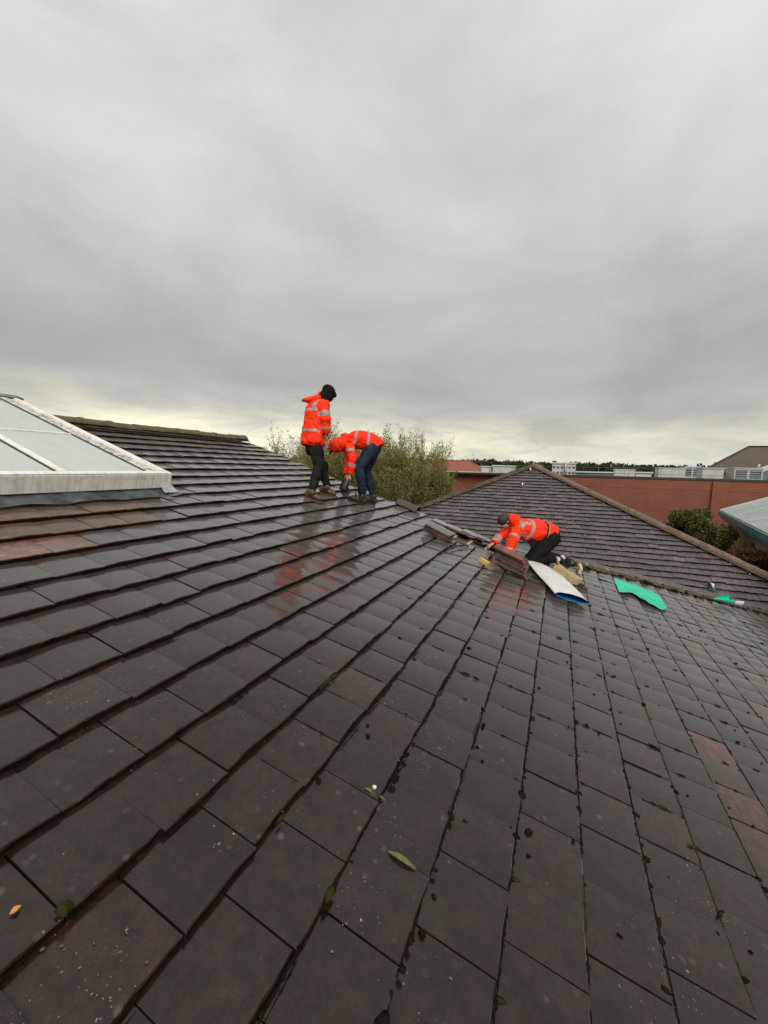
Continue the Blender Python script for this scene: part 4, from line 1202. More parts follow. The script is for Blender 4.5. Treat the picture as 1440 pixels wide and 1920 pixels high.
def make_boot(parent, centre, direction, ankle, mat_, sole_mat, L=0.30):
    d = np.array(direction, float); d -= E_N*(d @ E_N); d /= np.linalg.norm(d)
    s = np.cross(E_N, d)
    c = np.array(centre, float)
    heel, toe = c-d*L*0.42, c+d*L*0.52
    b = MB()
    b.loft([heel+E_N*0.055, heel+d*0.08+E_N*0.065, c+d*0.03+E_N*0.055, toe-d*0.04+E_N*0.042], [(0.042, 0.058), (0.046, 0.066), (0.050, 0.055), (0.046, 0.040)], s)
    b.loft([heel+d*0.06+E_N*0.06, np.array(ankle, float)], [(0.055, 0.062), (0.062, 0.066)], s)
    o = cloth('boot', b, [mat_], parent, 0.011, 2, 0.003, 20.0, cut=ground_cut(0.006))
    b = MB()
    n = 20; V = []
    for w in (-0.016, 0.014):
        for k in range(n):
            th = 2*math.pi*k/n; x = math.cos(th); y = math.sin(th)
            V.append(c+d*(0.05*L+x*L*0.53)+s*(y*(0.054+0.010*x))+E_N*w)
    b.add(V, [tuple(range(n-1, -1, -1)), tuple(range(n, 2*n))]+[(k, (k+1) % n, n+(k+1) % n, n+k) for k in range(n)])
    b.obj('sole', sole_mat, o)
    return o
def hand(mb, wrist, d, palm_n, curl=0.6, spread=0.25, left=1):
    """palm and five fingers added to a body mesh; d = pointing direction, palm_n = palm normal"""
    d = np.array(d, float); d /= np.linalg.norm(d); n = np.array(palm_n, float); n -= d*(n @ d); n /= np.linalg.norm(n)
    s = np.cross(n, d)*left
    w = np.array(wrist, float)
    mb.loft([w, w+d*0.04, w+d*0.085], [(0.026, 0.018), (0.040, 0.016), (0.040, 0.014)], s)
    for k, (off, ln) in enumerate(((-0.030, 0.070), (-0.010, 0.080), (0.011, 0.076), (0.031, 0.060))):
        p = w+d*0.085+s*off; dd = d+s*off*spread*8; dd /= np.linalg.norm(dd)
        pts = [p]
        for j, f in enumerate((0.42, 0.32, 0.26)):
            a = curl*(j+0.6); dir_ = dd*math.cos(a)+n*math.sin(a)
            p = p+dir_*ln*f; pts.append(p)
        mb.tube(pts, [0.0105, 0.0100, 0.0092, 0.0078], 8)
    p = w+d*0.025-s*0.030; t1 = p+(d*0.6-s*0.7+n*0.3)*0.042; t2 = t1+(d*0.8-s*0.1+n*0.5)*0.036
    mb.tube([p, t1, t2], [0.013, 0.0118, 0.0095], 8)
def head_geo(mb, c, fwd, up, k=1.0):
    f = np.array(fwd, float); f /= np.linalg.norm(f); u = np.array(up, float); u -= f*(u @ f); u /= np.linalg.norm(u); s = np.cross(u, f)
    c = np.array(c, float)
    mb.ell(c+u*0.025-f*0.01, [f*0.100*k, s*0.077*k, u*0.098*k], 18)
    mb.ell(c-u*0.045+f*0.028, [f*0.065*k, s*0.058*k, u*0.072*k], 16)
    mb.ell(c+f*0.098*k-u*0.022, [f*0.022, s*0.014, u*0.026], 10)               # nose
    mb.ell(c+f*0.086*k-u*0.062, [f*0.012, s*0.024, u*0.009], 10)               # mouth
    mb.ell(c+f*0.078*k+u*0.022, [f*0.018, s*0.050, u*0.010], 10)               # brow
    for q in (-1, 1):
        mb.ell(c+s*q*0.078*k-f*0.008-u*0.005, [f*0.022, s*0.011, u*0.032], 10)  # ears
    return f, s, u
def eyes(parent, c, f, s, u):
    for q in (-1, 1):
        b = MB(); b.ell(np.array(c)+f*0.081+s*q*0.031+u*0.004, [f*0.010, s*0.013, u*0.008], 10); b.obj('eye', M['hair'], parent)

# ---- standing worker
def worker_standing():
    F = CRH*0.86+CFH*0.51; F /= np.linalg.norm(F); S = np.cross(UP, F)
    d0 = 6.62
    foot_r, foot_l = on_roof(587, 936.5), on_roof(614, 927)
    t = empty('person', tuple((foot_r+foot_l)/2), 'person standing in orange hi-vis parka, black hat and dark work trousers, looking down', 'person')
    hip = J(589, 836, d0); chest = J(594, 774, d0); sh = J(598, 757, d0); neck = J(605, 747, d0-0.02); head = J(615.5, 737.5, d0-0.02)
    shR, shL = sh-S*0.185, sh+S*0.185
    elR = J(611.5, 789, 6.40); wrR = J(612.0, 811, 6.46)
    elL = shL+np.array([0, 0, -0.29])+F*0.04; wrL = elL+F*0.17+np.array([0, 0, -0.17])-S*0.07
    hR, hL = hip-S*0.095, hip+S*0.095
    kR, aR = J(596, 873, 6.38), foot_r+E_N*0.13-F*0.05
    kL, aL = J(602.5, 874, 6.85), foot_l+E_N*0.13-F*0.05
    face = F*0.8-UP*0.6
    fu = F*0.6+UP*0.8
    b = MB()
    b.loft([hip, hip+(chest-hip)*0.5, chest, sh], [(0.15, 0.11), (0.15, 0.11), (0.18, 0.12), (0.16, 0.09)], S)
    b.loft([sh, neck, head-UP*0.03], [(0.08, 0.08), (0.058, 0.06), (0.055, 0.06)], S)
    f_, s_, u_ = head_geo(b, head, face, fu)
    for a, e_, w, lf in ((shR, elR, wrR, 1), (shL, elL, wrL, -1)):
        b.tube([a, e_, w], [0.05, 0.043, 0.03], 10); hand(b, w-UP*0.02, S*lf*0.9-F*0.15-UP*0.35, -F, 0.4, 0.2, lf)
    for h, k, a in ((hR, kR, aR), (hL, kL, aL)): b.tube([h, k, a], [0.085, 0.06, 0.042], 12)
    for a, dd in ((aR, CRH), (aL, CRH)): b.loft([a-E_N*0.05, a-E_N*0.075+dd*0.08], [(0.030, 0.030), (0.026, 0.018)], S)
    cloth('body', b, [M['skin']], t, 0.008, 2, 0)
    eyes(t, head, f_, s_, u_)
    # parka
    b = MB()
    hem = J(586.5, 832, d0); 
    b.loft([hem, J(587.5, 815, d0), J(589.5, 795, d0), J(592.5, 776, d0), J(596.5, 762, d0), J(600, 754, d0)],
           [(0.250, 0.190), (0.246, 0.180), (0.242, 0.172), (0.240, 0.172), (0.222, 0.155), (0.150, 0.118)], S, 24)
    for a, e_, w in ((shR, elR, wrR), (shL, elL, wrL)):
        b.tube([a+UP*0.01, a*0.5+e_*0.5, e_, e_*0.45+w*0.55, w+(w-e_)*0.06], [0.092, 0.088, 0.083, 0.074, 0.066], 14)
    b.loft([J(600, 754, d0), J(605, 746, d0), J(607.5, 740.5, d0)], [(0.125, 0.115), (0.110, 0.105), (0.105, 0.10)], S, 20)      # raised collar
    b.loft([J(603, 744, d0), J(590, 748, d0), J(577, 750.5, d0), J(567, 750.0, d0)], [(0.135, 0.055), (0.155, 0.060), (0.125, 0.048), (0.045, 0.024)], S, 18)      # hood hanging back
    ax0, ax1 = np.array(hem), np.array(J(600, 754, d0))
    def paint(C):
        idx = np.zeros(len(C))
        t_, _ = seg_t(C, ax0, ax1)
        rel = (C-ax0) @ S; fr = (C-ax0-(ax1-ax0)*t_[:, None]) @ F
        tr, dr = seg_t(C, shR, elR); tr2, dr2 = seg_t(C, elR, wrR); tl, dl = seg_t(C, shL, elL); tl2, dl2 = seg_t(C, elL, wrL)
        arm = (np.minimum(dr, dr2) < 0.115) & (rel < -0.14) | (np.minimum(dl, dl2) < 0.115) & (rel > 0.14)
        body = ~arm
        tt = t_-0.10*(fr)
        idx[body & (np.abs(tt-0.275) < 0.030)] = 1
        idx[body & (np.abs(tt-0.765) < 0.030) & (fr < 0.30)] = 1
        idx[body & (np.abs(np.abs(rel)-0.125) < 0.026) & (tt > 0.77) & (t_ < 1.02)] = 1
        idx[arm & (tr > 0.54) & (tr < 0.69) & (dr < dr2+0.02)] = 1
        idx[arm & (tr2 > 0.46) & (tr2 < 0.64) & (dr2 < dr)] = 1
        idx[arm & (tl > 0.52) & (tl < 0.72) & (dl < dl2+0.02)] = 1
        return idx
    def hemcut(V):
        # straight, slightly dipping hem; hollow underside
        pl = np.array(J(586.5, 838, d0)); n = UP*1.0+F*0.20
        h = (V-pl) @ n; low = h < 0
        V[low] -= np.outer(h[low], n)/(n @ n)
        return V
    cloth('parka', b, [M['hivis'], M['tape']], t, 0.011, 3, 0.022, 8.0, paint, 1, hemcut)
    b = MB()
    b.loft([hip+UP*0.06, hip-UP*0.06], [(0.185, 0.15), (0.175, 0.145)], S, 18)
    for h, k, a in ((hR, kR, aR), (hL, kL, aL)):
        b.tube([h, h*0.45+k*0.55, k+F*0.012, k*0.5+a*0.5, a+UP*0.03], [0.110, 0.098, 0.082, 0.080, 0.062], 14)
    tr_ = cloth('trousers', b, [M['grey_cloth']], t, 0.013, 3, 0.016, 8.0, None, 2)
    for k, a in ((kR, aR), (kL, aL)):
        b = MB(); c = k*0.93+a*0.07+F*0.075; b.ell(c, [F*0.035, S*0.075, UP*0.11], 12); b.obj('knee_pad', M['black_cloth'], tr_)
    b = MB(); c = hR*0.55+kR*0.45-S*0.10; b.ell(c, [F*0.085, S*0.028, UP*0.12], 12); b.obj('leg_pocket', M['black_cloth'], tr_)
    make_boot(t, foot_r, CRH*0.97-CFH*0.1, aR, M['boot_tan'], M['sole'])
    make_boot(t, foot_l, CRH*0.99+CFH*0.1, aL, M['boot_tan'], M['sole'])
    # knitted hat and snood
    b = MB()
    b.ell(head+u_*0.035-f_*0.012, [f_*0.122, s_*0.098, u_*0.098], 18)
    b.loft([head+u_*0.03, head-u_*0.05+f_*0.005, head-u_*0.12-f_*0.01, neck+F*0.03], [(0.096, 0.116), (0.090, 0.116), (0.078, 0.100), (0.082, 0.085)], s_, 18)
    b.ell(head+f_*0.055+u_*0.045, [f_*0.085, s_*0.085, u_*0.045], 14)
    cloth('hat', b, [M['black_cloth']], t, 0.010, 2, 0.004, 14.0, None, 3)
worker_standing()

# ---- bending worker
def worker_bending():
    F = -CRH*0.98+CFH*0.10; F /= np.linalg.norm(F); S = np.cross(UP, F)      # S points to the camera side
    fn, ff = on_roof(669, 941), on_roof(690, 941)
    t = empty('person', tuple((fn+ff)/2), 'person bending double in orange hi-vis jacket with hood up and dark jeans, holding a tool', 'person')
    dn, df_ = 7.0, 7.32
    pel = J(700, 836, 7.18); mid = J(682, 825, 7.14); che = J(662, 824, 7.12); nk = J(645, 829, 7.1); hd = J(632, 836, 7.1)
    shn, shf = J(654, 832, 6.93), J(650, 829, 7.30)
    eln, elf = J(661, 862, 6.92), J(654, 862, 7.25)
    wrn, wrf = J(656.5, 889, 6.95), J(652, 890, 7.12)
    kn, kf = J(673, 877, 6.98), J(686, 884, 7.34)
    an, af = fn+E_N*0.13-F*0.06, ff+E_N*0.13-F*0.06
    hn, hf = pel+S*0.10, pel-S*0.10
    face = F*0.45-UP*0.9; fu = F*0.9+UP*0.45
    b = MB()
    b.loft([pel, mid, che, nk], [(0.15, 0.11), (0.15, 0.11), (0.17, 0.12), (0.08, 0.08)], S)
    b.loft([nk, hd], [(0.058, 0.058), (0.055, 0.055)], S)
    f_, s_, u_ = head_geo(b, hd, face, fu)
    for a, e_, w, lf in ((shn, eln, wrn, 1), (shf, elf, wrf, -1)):
        b.tube([a, e_, w], [0.05, 0.043, 0.03], 10); hand(b, w+(w-e_)*0.05, F*0.55-UP*0.8, F*-0.4-UP*0.5+S*lf*-0.6, 0.75, 0.15, lf)
    for h, k, a in ((hn, kn, an), (hf, kf, af)): b.tube([h, k, a], [0.085, 0.06, 0.042], 12)
    for a in (an, af): b.loft([a-E_N*0.05, a-E_N*0.075+F*0.08], [(0.030, 0.030), (0.026, 0.018)], S)
    cloth('body', b, [M['skin']], t, 0.008, 2, 0)
    eyes(t, hd, f_, s_, u_)
    b = MB()
    h0 = J(702, 838, 7.18)
    b.loft([J(708, 843, 7.18), h0, J(694, 831, 7.17), J(681, 825.5, 7.15), J(666, 825, 7.13), J(655, 828, 7.12)], [(0.205, 0.185), (0.215, 0.190), (0.215, 0.182), (0.215, 0.168), (0.210, 0.165), (0.160, 0.130)], S, 24)
    for a, e_, w in ((shn, eln, wrn), (shf, elf, wrf)):
        b.tube([a, a*0.5+e_*0.5, e_, e_*0.45+w*0.55, w], [0.092, 0.086, 0.080, 0.070, 0.058], 14)
    b.loft([J(653, 828, 7.12), J(643, 831, 7.1), J(632, 835, 7.1), J(624, 837, 7.1)], [(0.125, 0.115), (0.118, 0.115), (0.125, 0.130), (0.105, 0.118)], S, 20)
    b.ell(J(648, 817, 7.12), [F*0.10, S*0.11, UP*0.05], 12)                      # hood crease on the nape
    A, B = np.array(h0), np.array(J(655, 828, 7.12))
    def paint(C):
        idx = np.zeros(len(C))
        t_, _ = seg_t(C, A, B)
        tn, dn_ = seg_t(C, shn, eln); tn2, dn2 = seg_t(C, eln, wrn); tf, d_f = seg_t(C, shf, elf)
        arm = (np.minimum(dn_, dn2) < 0.112) & ((tn > 0.12) | (dn2 < dn_))
        idx[~arm & (np.abs(t_-0.30-0.10*(((C-A) @ UP))) < 0.036)] = 1
        rel = np.abs((C-A) @ S)
        idx[~arm & (np.abs(t_-0.80) < 0.040) & (t_ < 0.95)] = 1
        idx[arm & (tn > 0.33) & (tn < 0.50) & (dn_ <= dn2)] = 1
        idx[arm & (tn2 > 0.26) & (tn2 < 0.42) & (dn2 < dn_)] = 1
        return idx
    def hemcut(V):
        # open skirt: flatten along a slanting hem plane
        p1, p2 = np.array(J(719, 833, 7.18)), np.array(J(674, 857, 7.15))
        d = p2-p1; n = np.cross(S, d); n /= np.linalg.norm(n)
        if n @ (np.array(J(680, 825, 7.15))-p1) < 0: n = -n
        h = (V-p1) @ n; tt = ((V-p1) @ d)/(d @ d); low = (h < 0) & (tt < 1.02) & (((V-J(668, 850, 7.1)) @ F) < 0.0)
        V[low] -= np.outer(h[low], n)
        return V
    cloth('jacket', b, [M['hivis'], M['tape']], t, 0.011, 3, 0.021, 8.0, paint, 4, hemcut)
    b = MB()
    b.loft([pel+F*-0.02+UP*0.04, pel+F*0.05-UP*0.06], [(0.185, 0.155), (0.18, 0.15)], S, 18)
    for h, k, a in ((hn, kn, an), (hf, kf, af)):
        b.tube([h-F*0.02, h*0.5+k*0.5-F*0.01, k, k*0.5+a*0.5-F*0.01, a+UP*0.02], [0.125, 0.112, 0.092, 0.082, 0.072], 14)
    cloth('jeans', b, [M['denim']], t, 0.013, 3, 0.014, 8.0, None, 5)
    make_boot(t, fn, F, an, M['boot_dark'], M['sole_dark']); make_boot(t, ff, F, af, M['boot_dark'], M['sole_dark'])
    b = MB()
    b.ell(hd+f_*0.035+u_*0.055, [f_*0.105, s_*0.098, u_*0.075], 16); b.ell(hd+f_*0.13+u_*0.05, [f_*0.06, s_*0.075, u_*0.012], 12)
    cloth('cap', b, [M['grey_cloth']], t, 0.010, 2, 0.0)
    return wrn, F, S
WRN, F2, S2 = worker_bending()

# ---- kneeling worker
def worker_kneeling():
    F = -CRH*0.94-CFH*0.34; F /= np.linalg.norm(F); S = np.cross(UP, F)
    kn = on_roof(992, 1054); kf = on_roof(1003, 1047)
    t = empty('person', tuple((kn+kf)/2), 'person kneeling in orange hi-vis jacket and black trousers, reaching over a stack of tiles', 'person')
    pel = J(1027, 1003, 7.10); mid = J(1006, 993, 7.02); che = J(982, 988, 6.94); nk = J(962, 981, 6.88); hd = J(945, 977, 6.84)
    shn, shf = J(970, 992, 6.70), J(962, 985, 7.10)
    eln, elf = J(961, 1014, 6.58), J(944, 1003, 7.02)
    wrn, wrf = J(954, 1036, 6.55), J(927, 1017, 6.92)
    kn = kn+E_N*0.07; kf = kf+E_N*0.07
    an, af = J(1043, 1049, 7.20), J(1052, 1046, 7.42)
    hn, hf = pel+S*0.10, pel-S*0.10
    face = F*0.75-UP*0.65; fu = F*0.65+UP*0.75
    b = MB()
    b.loft([pel, mid, che, nk], [(0.15, 0.11), (0.15, 0.11), (0.17, 0.12), (0.08, 0.08)], S)
    b.loft([nk, hd], [(0.058, 0.058), (0.055, 0.055)], S)
    f_, s_, u_ = head_geo(b, hd, face, fu)
    b.tube([shn, eln, wrn], [0.05, 0.043, 0.03], 10); b.tube([shf, elf, wrf], [0.05, 0.043, 0.03], 10)
    hand(b, wrn+(wrn-eln)*0.06, F*0.75-UP*0.55, -UP*0.8-F*0.3, 0.45, 0.25, 1)
    hand(b, wrf+(wrf-elf)*0.06, F*0.85-UP*0.40, -UP*0.8-F*0.3, 0.45, 0.25, -1)
    for h, k, a in ((hn, kn, an), (hf, kf, af)): b.tube([h, k, a], [0.085, 0.06, 0.042], 12)
    for a in (an, af): b.loft([a, a-F*0.06-UP*0.12], [(0.035, 0.035), (0.036, 0.028)], S)
    cloth('body', b, [M['skin']], t, 0.008, 2, 0)
    eyes(t, hd, f_, s_, u_)
    b = MB()
    h0 = J(1031, 1001, 7.12)
    b.loft([h0, J(1020, 995, 7.08), J(1004, 995, 7.02), J(986, 994, 6.96), J(970, 988, 6.90)], [(0.215, 0.165), (0.225, 0.180), (0.235, 0.205), (0.230, 0.198), (0.18, 0.15)], S, 24)
    for a, e_, w in ((shn, eln, wrn), (shf, elf, wrf)):
        b.tube([a, a*0.5+e_*0.5, e_, e_*0.45+w*0.55, w+(w-e_)*0.10], [0.102, 0.096, 0.088, 0.080, 0.068], 14)
    b.loft([J(972, 984, 6.9), J(964, 977, 6.88), J(958, 973, 6.87)], [(0.135, 0.125), (0.128, 0.120), (0.120, 0.110)], S, 20)      # hood round the nape
    A, B = np.array(h0), np.array(J(970, 988, 6.90))
    def paint(C):
        idx = np.zeros(len(C))
        t_, _ = seg_t(C, A, B)
        tn, dn_ = seg_t(C, shn, eln); tn2, dn2 = seg_t(C, eln, wrn); tf, d_f = seg_t(C, shf, elf); tf2, d_f2 = seg_t(C, elf, wrf)
        arm = (np.minimum(dn_, dn2) < 0.112) & ((tn > 0.2) | (dn2 < dn_)) | (np.minimum(d_f, d_f2) < 0.105) & ((tf > 0.25) | (d_f2 < d_f))
        z_ = (C-A) @ UP
        rel = (C-A) @ S
        idx[~arm & (np.abs(t_-0.36+0.15*z_) < 0.030)] = 2
        idx[~arm & (np.abs(t_-0.315+0.15*z_) < 0.016)] = 1
        idx[~arm & (np.abs(t_-0.80+0.30*z_) < 0.036)] = 1
        idx[~arm & (np.abs(np.abs(rel)-0.12) < 0.024) & (t_ > 0.80) & (t_ < 1.1) & (z_ > 0.0)] = 1
        idx[arm & (tn > 0.64) & (tn < 0.82) & (dn_ <= dn2)] = 1
        idx[arm & (tn2 > 0.64) & (tn2 < 0.82) & (dn2 < dn_)] = 1
        idx[arm & (tf > 0.3) & (tf < 0.5) & (d_f < dn_) & (d_f <= d_f2)] = 1
        idx[arm & (tf2 > 0.42) & (tf2 < 0.68) & (d_f2 < dn2) & (d_f2 < d_f)] = 1
        return idx
    def hemcut(V):
        p1, p2 = np.array(J(1042, 986, 7.12)), np.array(J(1000, 1025, 7.02))
        d = p2-p1; n = np.cross(S, d); n /= np.linalg.norm(n)
        if n @ (np.array(J(990, 990, 7.0))-p1) < 0: n = -n
        h = (V-p1) @ n; low = h < 0
        V[low] -= np.outer(h[low], n)
        return V
    cloth('jacket', b, [M['hivis'], M['tape'], M['grey_cloth']], t, 0.011, 3, 0.022, 8.0, paint, 6, hemcut)
    b = MB()
    b.loft([pel+UP*0.03-F*0.04, pel-UP*0.09-F*0.01], [(0.20, 0.175), (0.20, 0.175)], S, 18)
    for h, k, a in ((hn, kn, an), (hf, kf, af)):
        b.tube([h-F*0.03, h*0.5+k*0.5-F*0.02, k+E_N*0.015, k*0.5+a*0.5, a*0.9+k*0.1], [0.158, 0.150, 0.112, 0.095, 0.070], 14)
    cloth('trousers', b, [M['black_cloth']], t, 0.013, 3, 0.012, 8.0, None, 7)
    for a, k in ((an, kn), (af, kf)):
        d = (a-k)/np.linalg.norm(a-k)
        b = MB(); b.tube([a+d*0.005, a+d*0.055], [0.050, 0.050], 14); b.obj('sock', M['sock'], t)
        b = MB()
        b.loft([a+d*0.055, a+d*0.12-UP*0.01, a+d*0.17-UP*0.06], [(0.056, 0.060), (0.058, 0.066), (0.050, 0.060)], S)
        b.loft([a+d*0.14-UP*0.0, a+d*0.135-UP*0.10, a+d*0.115-UP*0.165], [(0.050, 0.058), (0.052, 0.046), (0.045, 0.034)], S)
        bt = cloth('boot', b, [M['boot_black']], t, 0.011, 2, 0.003, 20.0, cut=ground_cut(0.0))
        b = MB(); b.loft([a+d*0.195+UP*0.01, a+d*0.185-UP*0.09, a+d*0.155-UP*0.16], [(0.046, 0.012), (0.050, 0.012), (0.042, 0.012)], S); b.obj('sole', M['sole_dark'], bt)
    b = MB()
    b.ell(hd+u_*0.035-f_*0.010, [f_*0.116, s_*0.094, u_*0.092], 18); b.ell(hd-f_*0.045-u_*0.03, [f_*0.075, s_*0.086, u_*0.085], 14)
    cloth('hat', b, [M['hair']], t, 0.010, 2, 0.003, 16.0, None, 8)
    b = MB()
    for k in np.linspace(0, 1, 3): pass
    b.loft([J(1001, 1013, 6.83), J(998, 1024, 6.80)], [(0.05, 0.035), (0.055, 0.03)], F, 12); b.obj('tool_pouch', M['black_cloth'], t)
worker_kneeling()

# ------------------------------------------------------------------ power tool in the bending worker's hands
t = empty('power_tool', tuple(on_roof(647, 933)), 'dark hand held disc cutter with cable held down on the tiles', 'power tool')
M['tool'] = simple('dark_tool_body', (0.020, 0.012, 0.010), (0.045, 0.026, 0.020), 0.5, 20.0)
M['disc'] = simple('steel_disc', (0.20, 0.19, 0.18), None, 0.35, metal=0.8)
g0 = J(651, 901, 7.0); g1 = J(645, 917, 6.98); g2 = np.array(on_roof(645, 931))+E_N*0.075
b = MB(); b.loft([g0, (g0+g1)/2, g1], [(0.045, 0.042), (0.058, 0.055), (0.062, 0.060)], S2, 14); b.obj('motor_body', M['tool'], t)
b = MB(); b.tube([g0+S2*0.02-F2*0.06, g0+S2*0.0+UP*0.045-F2*0.02, g0+UP*0.04+F2*0.05, g1+F2*0.075], 0.016, 8); b.obj('handle', M['tool'], t)
b = MB(); V = []
for k in range(13):
    a = math.pi*k/12
    for s in (-0.03, 0.03): V.append(g2+F2*math.cos(a)*0.10+UP*math.sin(a)*0.10+S2*s)
b.add(V, [(2*k, 2*k+1, 2*k+3, 2*k+2) for k in range(12)]+[tuple(range(0, 26, 2)), tuple(range(25, 0, -2))]); b.obj('blade_guard', M['tool'], t)
b = MB(); b.tube([g2-S2*0.034, g2-S2*0.038], 0.082, 20, 0, False); b.obj('disc', M['disc'], t)
b = MB(); b.loft([g1, g2+UP*0.04], [(0.045, 0.04), (0.035, 0.035)], S2, 12); b.obj('gear_head', M['tool'], t)
b = MB(); c0 = g0-F2*0.06
b.tube([c0, c0-F2*0.06-UP*0.03, c0-F2*0.085-UP*0.14, c0-F2*0.10-UP*0.26, np.array(on_roof(661, 933))+E_N*0.012, np.array(on_roof(668, 928))+E_N*0.012], 0.009, 6); b.obj('cable', M['gasket'], t)
b = MB(); b.tube([c0+S2*0.05, c0-F2*0.11+S2*0.05-UP*0.02, c0-F2*0.17-UP*0.10+S2*0.04, c0-F2*0.18-UP*0.25], 0.008, 6); b.obj('strap', M['gasket'], t)

# ------------------------------------------------------------------ loose tiles and debris
LT = [tile_mesh('loose_tile', [M['tile'], M['edge_red']], 100+s, 0.340, 0.44, 0.024) for s in range(5)]
def loose_tile(u, v, w, rz, label, group=None, tilt=(0, 0), tint=0.5, red=0.05):
    c = rp(u, v, w)
    R3 = ROOF_M3 @ np.array(Matrix.Rotation(rz, 3, 'Z') @ Matrix.Rotation(tilt[0], 3, 'X') @ Matrix.Rotation(tilt[1], 3, 'Y'))
    o = link('loose_tile', LT[random.randrange(5)], None, mat4(R3, c), label, 'roof tile', group)
    o.color = (tint, red, 0, 1)
    return o
rs = random.Random(31)
ORD = ['second', 'third', 'fourth', 'fifth', 'sixth', 'seventh', 'eighth', 'ninth']
NA, NB_ = 4, 8
for k in range(NA):
    j = NA-1-k
    lab = 'dark tile on top of the small stack beside the opened roof' if j == 0 else 'red edged tile, %s from the top of the small stack' % ORD[j-1]
    loose_tile(3.90+rs.uniform(-0.10, 0.10)-0.05*k, 21.45+rs.uniform(-0.12, 0.12), 0.032+0.028*k, rs.uniform(-0.06, 0.06)-0.05, lab, 'tiles in the small stack', (0.006*k, 0.05), 0.55, 0.1)
for k in range(NB_):
    j = NB_-1-k
    lab = 'dark tile on top of the tall stack under the kneeling worker hand' if j == 0 else 'red edged tile, %s from the top of the tall stack' % ORD[j-1]
    loose_tile(8.15-0.09*k+rs.uniform(-0.13, 0.13), 20.75+0.07*k+rs.uniform(-0.13, 0.13), 0.034+0.028*k, rs.uniform(-0.07, 0.07)-0.06, lab, 'tiles in the tall stack', (rs.uniform(-0.01, 0.01), 0.04), 0.5, 0.15)
# cut tiles lying along the edge above the opening
for i, (u, v, rz) in enumerate(((3.3, 24.5, 0.0), (4.2, 24.55, 0.06), (5.2, 24.75, -0.05), (6.1, 25.0, 0.10))):
    loose_tile(u, v, 0.035+0.004*i, rz, 'unfixed dark roof edge tile, %s one down from the loose ridge tile' % (['first']+ORD)[i], 'unfixed tiles along the roof edge', (-0.05, 0.03), 0.7, 0.0)

# loose ridge tile at the verge
rmesh = ridge_piece(0.45, 0.135, 0.02, simple('dark_ridge', (0.045, 0.032, 0.026), (0.085, 0.062, 0.05), 0.6, 12.0, 0.5, 70.0), 'loose_ridge_tile')
pa, pb = on_roof(746, 944), on_roof(786, 961)
X = np.array(pb)-np.array(pa); X /= np.linalg.norm(X); Yv = np.cross(E_N, X); Yv /= np.linalg.norm(Yv); Zv = np.cross(X, Yv)
link('loose_ridge_tile', rmesh, None, mat4(np.array([X, Yv, Zv]).T, np.array(pa)+E_N*0.055), 'dark half round ridge tile lying loose at the roof verge', 'ridge tile')

# rolled membrane, grey outside and blue inside
M['mem_g'] = simple('grey_membrane', (0.60, 0.595, 0.57), (0.72, 0.71, 0.68), 0.5, 6.0, 0.35, 9.0, 0.03)
M['mem_b'] = simple('blue_membrane', (0.010, 0.17, 0.48), (0.02, 0.24, 0.60), 0.45, 6.0)
def membrane():
    c0, c1 = on_roof(1011, 1057), on_roof(1069, 1129)
    ax = np.array(c1)-np.array(c0); L = np.linalg.norm(ax); ax /= L; sd = np.cross(ax, E_N); sd /= np.linalg.norm(sd)
    n, m_ = 57, 30; V = []
    for i in range(m_):
        t = i/(m_-1)
        hw = 0.270+0.020*math.sin(t*3.0)-0.03*t; hh = 0.020+0.034*t
        if t < 0.12: hh *= 0.55+0.45*t/0.12; hw *= 0.9+0.1*t/0.12
        for k in range(n):
            th = 2*math.pi*k/(n-1)
            x = math.cos(th)*hw; z = math.sin(th)*hh*(1.0 if math.sin(th) > 0 else 0.85)
            z += hh+0.010*noise.noise(Vector((t*5, math.cos(th)*1.6, math.sin(th))))+0.018*math.sin(x*9+t*4)*(1-t)*0.6
            end = (0.045*math.cos(th+0.6)+0.03*math.sin(th)) if i > m_-3 else 0.0
            st = -0.10*math.cos(th) if i == 0 else (-0.05*math.cos(th) if i == 1 else 0.0)
            V.append(np.array(c0)+ax*(t*L+end+st)+sd*x+E_N*(z+0.004))
    F = [(i*n+k, (i+1)*n+k, (i+1)*n+k+1, i*n+k+1) for i in range(m_-1) for k in range(n-1)]
    b = MB(); b.add(V, F, 0, True)
    me = b.mesh('membrane_roll', [M['mem_g'], M['mem_b']])
    o = link('membrane_roll', me, None, None, 'roll of pale grey roofing membrane with blue inside, lying on the tiles', 'membrane')
    # give it a second, blue skin a few millimetres inside
    me2 = b.mesh('lining', [M['mem_b']])
    nn = np.empty(len(me.vertices)*3, dtype=np.float32); me.vertices.foreach_get('normal', nn); nn = nn.reshape(-1, 3)
    ctr = [np.array(V[i*n:(i+1)*n]).mean(0) for i in range(m_)]
    for i, vtx in enumerate(me2.vertices):
        inw = np.array(ctr[i//n])-np.array(vtx.co); inw /= (np.linalg.norm(inw)+1e-6)
        vtx.co = Vector(np.array(vtx.co)+inw*0.005)
    link('lining', me2, o)
membrane()

